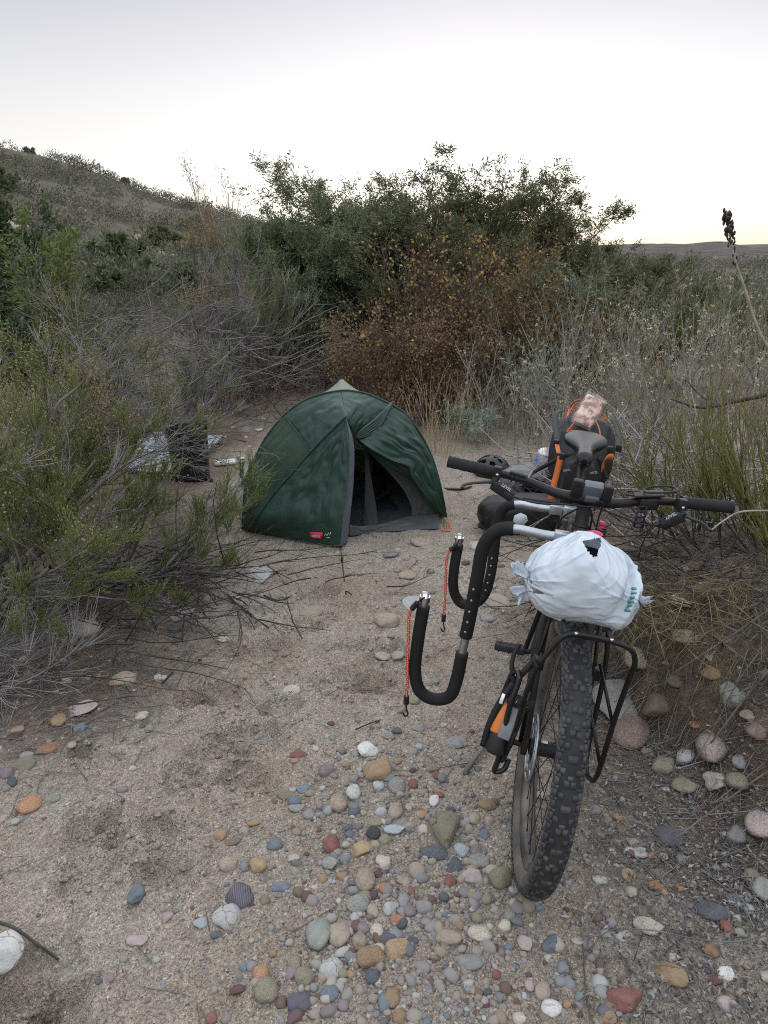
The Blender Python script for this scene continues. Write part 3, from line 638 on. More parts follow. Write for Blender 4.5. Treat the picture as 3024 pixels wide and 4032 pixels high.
# frame
fr = MB(); bb = np.array([-.72, 0, .32]); stt = np.array([-.855, 0, .76]); h1, h0 = on_axis(.875), on_axis(.755)
fr.tube([h0 - AX * .01, h0, h1, h1 + AX * .01], [.024, .025, .025, .024], 18)
fr.tube([h0 + AX * .02, (h0 + bb) / 2, bb], [.024, .026, .024], 16); fr.tube([h1 - AX * .02, stt - [0, 0, .06]], [.021, .018], 16); fr.tube([bb, stt], [.019, .017], 14)
fr.tube([bb + [0, -.045, 0], bb + [0, .045, 0]], .022, 16)
for s in (-1, 1):
    fr.tube(crv([bb + [-.02, s * .03, 0], [-.86, s * .05, .335], [-1.14, s * .072, RW]]), .011, 10); fr.tube(crv([stt + [0, s * .016, -.05], [-.93, s * .045, .66], [-1.15, s * .07, RW + .01]]), .008, 10)
frame = fr.build('frame', mat('dusty_frame', (.022, .019, .017), .45, (.06, .047, .036), 10, bump=.05), bike)
hs_ = MB(); 
for z0, r0 in ((.872, .028), (.882, .026), (.890, .0245), (.900, .0245)): hs_.tube([on_axis(z0), on_axis(z0 + .008)], r0, 20)
hs_.tube([on_axis(.90), on_axis(.985)], .019, 16); hs_.build('headset', black, bike, auto=40)
fk = MB(); fk.tube([st(on_axis(.745) + [0, -.06, 0]), st(on_axis(.748)), st(on_axis(.745) + [0, .06, 0])], [.020, .026, .020], 14)
for s in (-1, 1):
    fk.tube(crv([st(on_axis(.75) + [0, s * .055, 0]), st(np.array([-.10, s * .064, .55])), st(np.array([-.01, s * .062, RW]))]), np.linspace(.020, .013, 17), 12, flat=.72)
    fk.box(st(np.array([0, s * .062, RW])), .017, .009, .022, SR, .004)
fk.tube([st(np.array([0, -.155, RW + .006])), st(np.array([0, -.03, RW]))], .0085, 10); fk.tube([st(np.array([0, .03, RW])), st(np.array([0, .105, RW]))], .0085, 10)
fk.build('fork', black, bike, auto=50)
sg = MB(); sg.box(st(np.array([.0, -.012, RW + .0215])), .006, .009, .0006, SR); sg.build('hub_sticker', whitet, bike)
sp = MB(); sp.tube([stt - [0, 0, .05], stt, np.array([-.915, 0, .925])], .0155, 14); sp.build('seatpost', black, bike)
cl = MB(); cl.box((-.915, 0, .925), .022, .016, .012, None, .004)
for s in (-1, 1): cl.tube(crv([[-.80, s * .012, .937], [-.90, s * .022, .920], [-1.0, s * .024, .922], [-1.08, s * .04, .945]]), .0036, 8)
cl.build('saddle_rail', black, bike)
# saddle: nose towards the camera
G = []
for t in np.linspace(0, 1, 26):
    x = -.815 - .275 * t; hw = .026 + .052 * sst(.36, .84, t); hw *= math.sqrt(max(0, 1 - max(0, (t - .93) / .075) ** 2)) * .97 + .03; hw *= math.sqrt(min(1, (t + .006) / .06))
    z = .962 - .004 * math.sin(t * 3) + .014 * t ** 2 - .022 * max(0, .1 - t) / .1; row = []
    for a in np.linspace(-math.pi / 2 * 1.12, math.pi / 2 * 1.12, 21):
        ca = math.cos(a); row.append((x, hw * math.sin(a) * (1 if abs(a) < 1.57 else .96), z + (.026 if t > .2 else .026 - .004) * (np.sign(ca) * abs(ca) ** .8) - .012 - .004 * math.exp(-(math.sin(a) * hw / .011) ** 2) * sst(.1, .3, t)))
    G.append(row)
sd = MB(); sd.grid(G).build('saddle', saddm, bike, solid=.004, sub=1)
# cranks and pedals
ck = MB(); ang = R_(5); 
for s, a in ((-1, ang), (1, ang + math.pi)): ck.tube([bb + [0, s * .065, 0], bb + [.17 * math.cos(a), s * .078, .17 * math.sin(a)]], [.015, .011], 10, flat=.7)
ck.tube([bb + [0, -.06, 0], bb + [0, -.052, 0]], .075, 36); ck.tube([bb + [0, -.075, 0], bb + [0, .075, 0]], .012, 10); ck.build('crankset', black, bike, auto=40)
for s, a in ((-1, ang), (1, ang + math.pi)):
    p0 = bb + [.17 * math.cos(a), s * .078, .17 * math.sin(a)]; pd_ = MB(); c = p0 + [0, s * .065, .0]
    A = rotm([0, 1, 0], R_(-22))
    for e in (-1, 1):
        pd_.box(c + A @ [e * .040, 0, 0], .010, .047, .011, A, .004); pd_.box(c + A @ [0, e * .043, 0], .044, .007, .010, A, .003)
        for q in (-1, 0, 1):
            for w_ in (-1, 1): pd_.tube([c + A @ [e * .040, q * .034, w_ * .008], c + A @ [e * .040, q * .034, w_ * .015]], .0018, 5)
    pd_.tube([p0, p0 + [0, s * .115, 0]], .011, 10); pd_.box(c, .014, .040, .008, A, .003); pd_.build('pedal', plast, bike, smooth=True, auto=35)
# handlebar
BC = A0 + AX * (1.007 / AX[2]) + [.05, 0, 0]
def hs(y, z=0., x=0.): return st(BC + [x, y, z])
bar_pts = crv([hs(-.39, .006, -.052), hs(-.24, .002, -.03), hs(-.16, -.004, -.018), hs(-.09, -.018, -.004), hs(-.04, -.022, 0), hs(.04, -.022, 0), hs(.09, -.018, -.004), hs(.16, -.004, -.018), hs(.24, .002, -.03), hs(.39, .006, -.052)], 6)
yy = np.abs(np.linspace(-.39, .39, len(bar_pts))); hb = MB(); hb.tube(bar_pts, np.where(yy < .06, .0159, np.where(yy < .2, .0159 - .0048 * (yy - .06) / .14, .0111)), 14); hb.build('handlebar', mat('matt_black_alloy', (.012, .012, .013), .42, bump=.02, spec=.3), bike)
def barp(y):                                     # point and directions on the bar at sideways position y
    P = bar_pts; k = np.argmin(np.abs((P - st(BC)) @ (SR @ [0, 1, 0]) - y)); k = min(max(k, 1), len(P) - 2); t = nrm(P[k + 1] - P[k - 1]); return P[k], t
for s in (-1, 1):
    gr = MB(); Pg = np.array([barp(s * y)[0] for y in np.linspace(.262, .392, 28)]); Pg = np.linspace(Pg[0], bar_pts[0 if s < 0 else -1] , 60)
    tt = np.linspace(0, 1, 60); rr = .0158 + .0009 * (np.sin(tt * 2 * np.pi * 5) > -.75) * (tt > .12) * (tt < .95) + .0012 * (tt > .95)
    gr.tube(Pg, rr, 20); g = gr.build('grip', gripm, bike, auto=30)
    k_ = MB(); k_.tube([Pg[0] - nrm(Pg[1] - Pg[0]) * .012, Pg[0]], .0185, 18); bl = nrm(np.cross(nrm(Pg[1] - Pg[0]), [0, 0, 1.])) * (-s); k_.tube([Pg[0] - nrm(Pg[1] - Pg[0]) * .006 + [0.017, 0, -.004], Pg[0] - nrm(Pg[1] - Pg[0]) * .006 + [.023, 0, -.004]], .0035, 8); k_.build('grip_collar', black, g, auto=40)
nS = SR @ np.array([1.0, 0, 0])
def bx(px, py, d=.03): return hit(px, py, st(BC) + nS * d, nS)
def lever(body, blade, clamp, txt_from, txt_to, s):
    m = MB(); a, b = bx(*body[0]), bx(*body[1]); t = nrm(b - a); n = nrm(np.cross(nS, t)); A = np.stack([t, n, nS], 1); L = np.linalg.norm(b - a)
    m.box((a + b) / 2, L / 2, .0145, .012, A, .007, 3); m.box((a + b) / 2 + t * L * .28 - n * .002, L * .25, .010, .016, A, .006)
    c = bx(*clamp, .0); m.tube(crv([c + nS * .022, c + nS * .0, c - nS * .02]), .010, 10)
    yb = barp(((clamp[0] < 2300) * -1 or 1) * .19)
    m.tube([c - barp(s * .2)[1] * .010, c + barp(s * .2)[1] * .010], .0165, 16); m.box(c + nS * .018 + [0, 0, .004], .010, .011, .016, SR, .003); m.tube([c + nS * .02 + [0, 0, -.010], a], .010, 8)
    o = m.build('brake_lever', plast, bike, auto=45)
    P = np.array([bx(x, y, .035 + .012 * k) for k, (x, y) in enumerate(blade)]); bm_ = MB(); bm_.tube(crv(P, 8), np.linspace(.0082, .0055, len(crv(P, 8))), 10, flat=.55); bm_.build('lever_blade', black, o)
    bt = MB(); q = c + nS * .0295; bt.tube([q, q + nS * .003], .0042, 10); bt.build('bolt', steel, o)
    return o, A
FONT = None
def text_mesh(s, size, name, m, parent, P, X, Y, extrude=.0004, shear=0):
    c = bpy.data.curves.new(name, 'FONT'); c.body = s; c.size = size; c.align_x = 'CENTER'; c.align_y = 'CENTER'; c.extrude = extrude; c.shear = shear; c.resolution_u = 3
    o = bpy.data.objects.new(name + '_curve', c); COL.objects.link(o); bpy.context.view_layer.update()
    me = bpy.data.meshes.new_from_object(o.evaluated_get(bpy.context.evaluated_depsgraph_get())); bpy.data.objects.remove(o)
    X = nrm(np.asarray(X, float)); Y = np.asarray(Y, float); Y = nrm(Y - X * (X @ Y)); Z = np.cross(X, Y)
    me.transform(Matrix([[X[0], Y[0], Z[0], P[0]], [X[1], Y[1], Z[1], P[1]], [X[2], Y[2], Z[2], P[2]], [0, 0, 0, 1]])); me.name = name
    me.materials.clear(); return link(name, me, m, parent)
o1, A1 = lever(((1938, 1905), (2018, 1958)), ((1935, 1898), (1905, 1898), (1860, 1902), (1830, 1908), (1818, 1922)), (1958, 1857), None, None, -1)
p_, q_ = bx(1975, 1908, .0475), bx(2012, 1932, .0475); text_mesh('LEVEL', .0115, 'lever_lettering', whitet, o1, (p_ + q_) / 2, q_ - p_, bx(1990, 1890, .0475) - (p_ + q_) / 2, shear=.2)
o2, A2 = lever(((2690, 2030), (2602, 2068)), ((2700, 2032), (2730, 2045), (2765, 2060), (2788, 2078), (2797, 2090)), (2680, 1985), None, None, 1)
p_, q_ = bx(2622, 2042, .0475), bx(2662, 2022, .0475); text_mesh('LEVEL', .0115, 'lever_lettering', whitet, o2, (p_ + q_) / 2, q_ - p_, bx(2635, 2020, .0475) - (p_ + q_) / 2, shear=.2)
# stem with its face plates and the light bracket
sm = MB(); sx = SR
for px_, py_ in ((2272, 1922), (2390, 1947)):
    c = bx(px_, py_, .018); A = SR @ rotm([0, 1, 0], R_(12)); sm.box(c, .010, .0135, .026, A, .004)
    for e in (-1, 1): sm.tube([c + A @ [.0085, 0, e * .014], c + A @ [.0108, 0, e * .014]], .0052, 12)
sm.tube([on_axis(.972), on_axis(1.012)], .019, 18); sm.box(st(BC + [-.026, 0, -.008]), .030, .022, .019, SR, .006)
stem = sm.build('stem', plast, bike, auto=40)
holem = mat('hole_black', (.003, .003, .003), .9)
for px_, py_ in ((2272, 1922), (2390, 1947)):
    c = bx(px_, py_, .018); A = SR @ rotm([0, 1, 0], R_(12))
    for e in (-1, 1): hl = MB(); hl.tube([c + A @ [.0108, 0, e * .014], c + A @ [.0114, 0, e * .014]], .0036, 10).build('bolt_hole', holem, stem)
cm = MB(); c = bx(2333, 1930, .012); A = SR @ rotm([0, 1, 0], R_(25)); cm.box(c, .014, .026, .023, A, .005); c2 = bx(2330, 1962, .018); cm.box(c2, .010, .018, .009, A, .003); cm.build('computer_mount', greyp, bike, auto=40)
for spec, r in (([(2024, 1958, .03), (2120, 1982, .05), (2260, 1990, .04), (2330, 2020, .03), (2300, 2180, -.02)], .0025), ([(2600, 2070, .03), (2520, 2062, .05), (2420, 2025, .05), (2330, 1995, .04), (2260, 2010, .02), (2200, 2060, 0), (2190, 2170, -.02)], .0027), ([(2340, 2010, .03), (2350, 1975, .06), (2375, 1985, .06), (2360, 2030, .03), (2345, 2090, .02)], .0022), ([(2060, 1962, .02), (2170, 1978, .035), (2300, 1992, .02)], .0022)):
    m = MB(); m.tube(crv([bx(*s) for s in spec], 10), r, 8, cap=False); m.build('cable', plast, bike)
zt = MB()
for y in (-.205, -.195, -.172): P, t = barp(y); zt.tube([P - t * .002, P + t * .002], .0132 + .002, 14)
P, t = barp(-.19); zt.box(P + [.004, 0, .012], .008, .022, .004, np.stack([nS, t, np.cross(nS, t)], 1), .002); zt.build('cable_tie', strapb, bike)
# spring-like pink bell on the bracket
pk = MB(); c = bx(2368, 2078, -.01); 
pk.tube([c + [0, 0, -.05], c + [0, 0, .010]], .0075, 12); pk.box(c + [0, 0, .012], .009, .009, .007, None, .006, 3); pk.build('pink_knob', pinkm, bike)
co = MB(); a = np.linspace(0, 2 * np.pi * 4, 60); co.tube(np.stack([c[0] + .013 * np.cos(a), c[1] + .016 * np.sin(a), c[2] + .002 - .028 * a / a[-1]], 1), .0018, 6); co.build('wire_coil', plast, bike)
# rubber phone holder on the bar
ph = MB(); P, t = barp(.165); Aph = np.stack([nS, t, np.cross(nS, t)], 1); ph.tube([P - t * .028, P + t * .028], [.0165, .0165], 14); ph.box(P + Aph @ [.012, 0, -.004], .012, .026, .018, Aph, .007)
for a_, b_ in (((-.034, .02), (.055, .014)), ): pass
loop = lambda pts, r: ph.tube(crv([P + Aph @ np.array(p) for p in pts], 5, True), r, 6, closed=True)
loop([(.015, -.01, .030), (.030, .06, .034), (.016, .072, .036), (-.02, .06, .034), (-.02, 0, .032)], .003); loop([(-.02, -.055, .022), (0, -.06, .02), (.01, -.03, .020), (-.01, -.02, .022)], .003)
ph.box(P + Aph @ [.0, 0, .020], .024, .040, .003, Aph, .002)
phone = ph.build('phone_holder', plast, bike, auto=45)
hn = MB(); q0, q1 = bx(2530, 1995, .02), bx(2513, 2075, .03)
for o_ in (-.011, .011): hn.tube([q0 + t * o_, q1 + t * o_], .0028, 6)
for k in np.linspace(0, 1, 5): c = q0 * (1 - k) + q1 * k; hn.tube([c - t * .011, c + t * .011], .0026, 6)
hn.build('rubber_strap', plast, phone)

# front rack
rk = MB(); PL = .795
for y in (-.052, .052): rk.tube(st(np.array([[-.20, y, PL], [.15, y, PL]])), .0055, 10)
for x in np.linspace(-.18, .15, 4): rk.tube(st(np.array([[x, -.052, PL], [x, .052, PL]])), .0055, 10)
rk.tube(st(crv([[.17, -.10, .715], [.155, -.055, PL - .005], [.15, 0, PL + .004], [.15, .06, PL], [.15, .10, PL - .012], [.14, .118, PL - .05], [.13, .118, .70], [.12, .114, .58], [.11, .112, .40], [.06, .110, .345], [0, .108, .34], [-.03, .108, .40], [-.06, .106, .60], [-.10, .085, .76], [-.13, .055, PL]], 8)), .0066, 10)
rk.tube(st(crv([[.17, -.10, .715], [.12, -.105, .60], [.075, -.105, .45], [.05, -.115, .345], [.0, -.118, .31]], 8)), .0066, 10)
rk.tube(st(crv([[-.10, -.10, .60], [-.06, -.085, .76], [-.10, -.055, PL]], 8)), .0066, 10)
for s in (-1, 1):
    rk.tube(st(np.array([[0, s * .075, RW + .01], [-.03, s * .075, .60], [-.06, s * .055, PL]])), .0052, 10); rk.tube(st(np.array([[.02, s * .072, .66], [.12, s * .112, .56]])), .0045, 8); rk.box(st(np.array([.0, s * .072, .62])), .012, .012, .016, SR, .003)
    rk.tube(st(np.array([[0, s * .075, .53], [.11, s * .112, .43]])), .0045, 8)
rack = rk.build('front_rack', mat('rack_black', (.008, .008, .009), .33, bump=.04, spec=.3), bike)
for y in (-.03, .05): c = st(np.array([.157, y, PL + .006])); bo = MB(); bo.tube([c, c + [0, 0, .006]], .0045, 8).build('bolt', steel, rack)

# board rack arms reaching out to the side
def bracket(x, pts, foam1, gap, y_in):
    P = np.array([hx(a, b, x) for a, b in pts]); P[:, 0] = x; C = crv(P, 14)
    b = empty('board_arm', C[0]); b.parent = bike; c0 = C[0]
    s = np.concatenate([[0], np.cumsum(np.linalg.norm(np.diff(C, axis=0), axis=1))]); S = s[-1]
    cut = lambda a, e: resample(C[(s >= a * S - .004) & (s <= e * S + .004)], 70) - c0
    m = MB(); m.tube(resample(C, 140) - c0, .0125, 14); tubeo = m.build('tube', alu, b)
    f1 = MB(); f1.tube(cut(foam1, gap[0]), .0185, 16); f1.build('foam_sleeve', foam, b); f2 = MB(); f2.tube(cut(gap[1], .985), .0185, 16); f2.build('foam_sleeve', foam, b)
    hl = MB()
    for e in np.linspace(foam1 + (gap[0] - foam1) * .60, gap[0] * .96, 5):
        k = np.argmin(np.abs(s - e * S)); c = C[k] - c0 + [.0176, -.003, 0]; hl.tube([c, c + [.0016, 0, 0]], .0037, 10)
    hl.build('peg_hole', alu, tubeo)
    m = MB(); e = C[-1] - c0; m.tube([e + [0, 0, -.004], e + [0, 0, .012]], .0155, 14); 
    m.tube(crv([e + [.004, -.009, .010], e + [.004, -.006, .024], e + [.004, .006, .024], e + [.004, .009, .010]]), .003, 8); m.build('end_cap', steel, b, auto=40)
    m = MB(); c = C[0] - c0; m.box(c + [0, .02, 0], .020, .026, .017, None, .004); m.box(c + [.004, -.03, 0], .0155, .022, .0155, None, .003); m.tube([c + [.02, .012, .010], c + [.028, .012, .010]], .007, 6); m.build('clamp', alu, b, auto=40)
    return C, s, S
C1, s1, S1 = bracket(-.15, [(2262, 2122), (2140, 2105), (2040, 2084), (1962, 2088), (1905, 2150), (1878, 2280), (1850, 2430), (1822, 2560), (1797, 2680), (1768, 2742), (1705, 2752), (1652, 2718), (1634, 2640), (1646, 2520), (1672, 2362)], .14, (.47, .515), 0)
C2, s2, S2 = bracket(-.76, [(2225, 2010), (2130, 2000), (2040, 1985), (1985, 2000), (1958, 2065), (1945, 2170), (1930, 2270), (1905, 2345), (1860, 2380), (1812, 2372), (1786, 2320), (1788, 2240), (1808, 2128)], .19, (.60, .605), 0)

# bungee cords hanging from the two arms
def bungee(px_pts, x, label):
    P = crv([hx(a, b, x) for a, b in px_pts], 10); W_ = b2w(P); o = empty('bungee_cord', W_[0], label, 'bungee cord', 'red bungee cords on the board rack'); c0 = W_[0]
    n = len(W_); a, b = int(n * .20), int(n * .90)
    m = MB(); m.tube(resample(W_[a:b + 1], 60) - c0, .0045, 8); cd = m.build('cord', redm, o)
    fl = MB(); Q = resample(W_[a:b + 1], 46) - c0
    for i, q in enumerate(Q[1:-1]): an = i * 2.4; fl.tube([q + [.0012 * math.cos(an), -.0035, -.0022], q + [.0012 * math.cos(an), -.0035, .0022]], .0018, 5)
    fl.build('woven_flecks', yelm, cd)
    h = MB(); h.tube(W_[:a + 1] - c0, .0026, 8); e = W_[b] - c0; h.tube(crv([e, e + [0, 0, -.03], e + [.004, 0, -.05], e + [-.004, 0, -.058], e + [-.01, 0, -.045]]), .0026, 8); h.build('hook', plast, o)
    for i in (a, b):
        w = MB()
        q = W_[i] - c0; dz = nrm(W_[min(i + 1, n - 1)] - W_[i - 1]); 
        for k in range(5): w.tube([q + dz * (k * .006 - .012), q + dz * (k * .006 - .0085)], .0085, 9)
        w.build('wire_wrap', plast, o)
bungee([(1672, 2352), (1650, 2368), (1625, 2395), (1612, 2420), (1608, 2500), (1604, 2620), (1603, 2700), (1600, 2745), (1599, 2790)], -.13, 'long red flecked bungee cord hanging from the nearer rack arm')
bungee([(1808, 2125), (1795, 2150), (1772, 2168), (1758, 2210), (1755, 2290), (1752, 2360), (1748, 2420), (1745, 2450)], -.74, 'shorter red flecked bungee cord hanging from the farther rack arm')

# tool kit strapped to the rack leg
cg = MB(); xf = .035
cagep = crv([hx(2003, 2990, xf), hx(1985, 3020, xf) + [.01, 0, 0], hx(1955, 3022, xf) + [.015, -.004, 0], hx(1968, 2960, xf) + [.02, 0, 0], hx(2005, 2790, xf + .015), hx(2040, 2690, xf), hx(2043, 2655, xf - .015), hx(2025, 2640, xf - .04), hx(2000, 2690, xf - .06), hx(1960, 2800, xf - .06), hx(1935, 2900, xf - .05)], 8)
cg.tube(cagep, .0075, 12); cg.build('cargo_loop', mat('rack_black_gloss', (.010, .010, .011), .25), rack)
tk = hx(1945, 2965, .07); to = empty('strapped_tool', b2w(tk), 'orange and black tool strapped to the rack loop beside the front hub', 'tool', None)
to.matrix_world = Matrix([[*BM[0], b2w(tk)[0]], [*BM[1], b2w(tk)[1]], [*BM[2], b2w(tk)[2]], [0, 0, 0, 1]])
tax = nrm(np.array([-.45, .18, .86])); nx = np.array([.9, -.1, .48]); nx = nrm(nx - tax * (nx @ tax)); Atk = np.stack([nx, np.cross(tax, nx), tax], 1)
m = MB(); m.tube(np.array([0, .004, .010, .045, .05])[:, None] * tax, [.020, .026, .027, .027, .024], 20); m.tube([tax * -.0015, tax * .001], .021, 18); m.build('end_cap', plast, to, auto=40)
m = MB(); m.tube(np.array([.05, .055, .11, .14, .15])[:, None] * tax + Atk @ [-.004, -.010, 0], [.020, .021, .020, .016, .010], 18); m.build('orange_body', orangep, to)
m = MB(); m.box(tax * .090 + Atk @ [.016, .016, 0], .013, .021, .044, Atk, .004); m.build('grey_case', mat('worn_grey_case', (.16, .175, .19), .5, (.24, .25, .26), 30), to, auto=40)
m = MB()
for z0, w_, d_ in ((.148, .014, .034),):
    th = np.linspace(0, 2 * np.pi, 40, endpoint=False); m.add(np.concatenate([[tax * (z0 + e) + Atk @ [d_ * math.cos(a), .020 + d_ * 1.05 * math.sin(a), 0] for a in th] for e in (-w_, w_)]), [(i, (i + 1) % 40, 40 + (i + 1) % 40, 40 + i) for i in range(40)])
strap = m.build('strap', strapb, to, solid=.002)
text_mesh('FIXP', .017, 'strap_lettering', whitet, strap, tax * .146 + Atk @ [.0325, .026, 0], Atk @ [-.1, 1, 0] - tax * .25, tax + Atk @ [0, .1, 0])
m = MB(); Q = crv([Atk @ [-.02, -.034, .0] + tax * .0, Atk @ [.0, -.036, 0] + tax * .06, Atk @ [.014, -.03, 0] + tax * .12, Atk @ [.018, -.012, 0] + tax * .19, Atk @ [.01, .012, 0] + tax * .25, Atk @ [-.02, .02, 0] + tax * .28], 8); wv = Atk @ [0, .009, 0]
m.grid(np.stack([Q - wv, Q + wv], 1)); Q = crv([Atk @ [.02, -.012, 0] + tax * .19, Atk @ [.02, -.03, 0] + tax * .225, Atk @ [.012, -.036, 0] + tax * .26, Atk @ [.006, -.03, 0] + tax * .29], 8); m.grid(np.stack([Q - wv * .8, Q + wv * .8 * np.linspace(1, .3, len(Q))[:, None]], 1)); m.build('rubber_ladder_strap', plast, to, solid=.003)
m = MB(); m.box(tax * .14 + Atk @ [.018, -.026, 0], .003, .005, .014, Atk, .001); m.box(tax * .215 + Atk @ [.02, -.022, 0], .003, .004, .004, Atk, .001); m.build('buckle', steel, to)

# ------------------------------------------------------------------ plastic bag on the front rack
def sell(V, e): return np.sign(V) * np.abs(V) ** e
def blob(nu, nv):
    u = np.linspace(0, 2 * np.pi, nu, endpoint=False); v = np.linspace(-np.pi / 2, np.pi / 2, nv); U, Vv = np.meshgrid(u, v)
    V = np.stack([np.cos(Vv) * np.cos(U), np.cos(Vv) * np.sin(U), np.sin(Vv)], -1).reshape(-1, 3); I = np.arange(nu * nv).reshape(nv, nu)
    Q = np.stack([I[:-1], np.roll(I, -1, 1)[:-1], np.roll(I, -1, 1)[1:], I[1:]], -1).reshape(-1, 4); return V, Q
V, Q = blob(300, 170); n0_ = V.copy()
V = np.stack([sell(V[:, 0], .66), sell(V[:, 1], .68), sell(V[:, 2], .72)], 1) * [.116, .137, .089]
y, z = V[:, 1], V[:, 2]
V[:, 2] += np.where(z > 0, -.030 * (np.abs(y + .01) / .143) ** 1.6, 0) + np.where((z < 0), -.026 * sst(.02, .143, y), 0) + .020 * np.exp(-((y - .0) / .045) ** 2) * (z > .03) + .012 * np.where(z < 0, sst(.02, .143, -y), 0)
N_ = nrm(n0_ * [1 / .12, 1 / .143, 1 / .096])
ridge = lambda n, k=6.5, p=1.3: (1 - np.minimum(1, np.abs(n) * k)) ** p
def radial(P, c, d, ka, kr, amp, sd):      # sharp folds running out from a knot
    q = P - c; r = np.linalg.norm(q[:, 1:], axis=1) + 1e-4; a = np.arctan2(q[:, 2], q[:, 1])
    return amp * (ridge(vn(a * ka, r * kr, 1, sd)) - .25) * np.exp(-r / d) * sst(0, .02, r)
yy_, zz_, xx_ = V[:, 1], V[:, 2], V[:, 0]
dsp = radial(V, np.array([.08, -.143, .0]), .09, 3.0, 7, .009, 1) + radial(V, np.array([.10, .125, .0]), .08, 2.8, 6, .009, 2) + radial(V, np.array([.09, .0, .105]), .06, 2.6, 7, .007, 3)
dsp += .0034 * ridge(vn(yy_ * .25 + zz_ * .1, zz_ * 1.1 + yy_ * .35 + xx_ * .4, 22, 4), 5) * sst(-.02, .10, np.abs(yy_)) + .0020 * ridge(vn(yy_ * .5 - zz_ * .2, zz_ * 1.6 - yy_ * .3 + xx_, 30, 5), 5) + .0022 * fbm(yy_ * .6, zz_ * 1.5 + xx_, 55, 2, 17) + .016 * fbm(yy_ + xx_, zz_, 7, 2, 6) + .003 * fbm(yy_, zz_ + xx_, 45, 2, 8)
dsp -= .022 * np.exp(-((yy_ - .095 - .30 * zz_) / .012) ** 2) * sst(-.07, .02, zz_) * (xx_ > 0)
dsp += .012 * np.exp(-((yy_ - .112 - .28 * zz_) / .007) ** 2) * sst(-.09, .0, zz_ + .03) * (xx_ > 0)
V = V + N_ * dsp[:, None]
BC_ = hx(2292, 2280, .0)
keep = np.ones(len(Q), bool); cen = V[Q].mean(1); CW = b2w(cen + BC_)
pp = proj(CW); tri = np.array([(2292, 2130), (2366, 2116), (2366, 2150), (2356, 2165), (2352, 2190), (2336, 2194), (2316, 2172)])
def inpoly(p, poly):
    r = np.zeros(len(p), bool); j = len(poly) - 1
    for i in range(len(poly)):
        a, b = poly[i], poly[j]; c = ((a[1] > p[:, 1]) != (b[1] > p[:, 1])) & (p[:, 0] < (b[0] - a[0]) * (p[:, 1] - a[1]) / (b[1] - a[1] + 1e-9) + a[0]); r ^= c; j = i
    return r
keep = ~(inpoly(pp, tri) & (cen[:, 0] > -.03))
bago = empty('plastic_bag', b2w(BC_), 'white plastic carrier bag knotted around a bundle on the front rack', 'plastic bag')
bago.matrix_world = Matrix([[*BM[0], b2w(BC_)[0]], [*BM[1], b2w(BC_)[1]], [*BM[2], b2w(BC_)[2]], [0, 0, 0, 1]])
m = MB(); m.add(V, Q[keep]); sheet = m.build('bag_sheet', bagm, bago)
m = MB(); m.add(n0_ * [.102, .106, .077], Q); m.build('dark_contents', mat('dark_bundle', (.004, .004, .005), .9, bump=.4, bscale=20, spec=.1), bago)
def ear(c, dirs, L, w, seed, name):
    rg = np.random.default_rng(seed); m = MB(); c = np.asarray(c)
    for d in dirs:
        d = nrm(np.asarray(d, float)); sd_ = nrm(np.cross(d, [.6, .2, .7])); G = []
        for t in np.linspace(0, 1, 12):
            ww = w * (.22 + .9 * t ** .8); G.append([c + d * L * t + sd_ * ww * q + np.cross(d, sd_) * (.010 * math.sin(q * 5 + seed + t * 3) * t + .006 * math.sin(q * 11 + t * 7) * t) + d * .010 * math.sin(q * 4 + seed) * t for q in np.linspace(-1, 1, 15)])
        m.grid(G)
    m.build(name, bagm, bago, solid=.0006)
ear([.070, -.128, .010], [(-.1, -1, .45), (.15, -.9, .8)], .042, .019, 1, 'knotted_handle'); ear([.06, -.124, -.025], [(.1, -1, -.1), (.2, -.4, -.9)], .035, .016, 2, 'knotted_handle'); ear([.065, .132, .0], [(.1, 1, .35), (0, 1, -.1)], .020, .012, 3, 'knotted_handle')
m = MB()
for k, (a, b) in enumerate([(2488, 2330), (2482, 2348), (2476, 2366), (2470, 2384), (2464, 2400), (2494, 2312)]):
    for q in range(2):
        P = BM.T @ (pd(a + 5 * q - 3, b, 1.0) - CAM); o_ = BM.T @ (CAM - BO) - BC_
        # drop the mark on the bag surface: nearest vertex along the ray
        d = nrm(P); rel = V - o_; al = rel @ d; pe = np.linalg.norm(rel - al[:, None] * d, axis=1); near = np.where(pe < .006)[0]
        if len(near):
            i = near[np.argmin(al[near])]; m.box(V[i] + N_[i] * .0012, .0012, .0045, .0028 if q else .0045, None)
if m.V: m.build('teal_print', tealp, bago)
m = MB(); P = crv([hx(2268, 2128, -.11), hx(2300, 2105, -.10), hx(2345, 2100, -.10), hx(2368, 2112, -.10)], 8); m.tube(P, .0075, 10); m.build('pink_strap', pinkm, bike)
m = MB(); P = crv([hx(2105, 2378, .07), hx(2118, 2372, .09), hx(2135, 2366, .09)], 6); m.tube(P, .006, 8); m.build('orange_tie', cordm, bike)

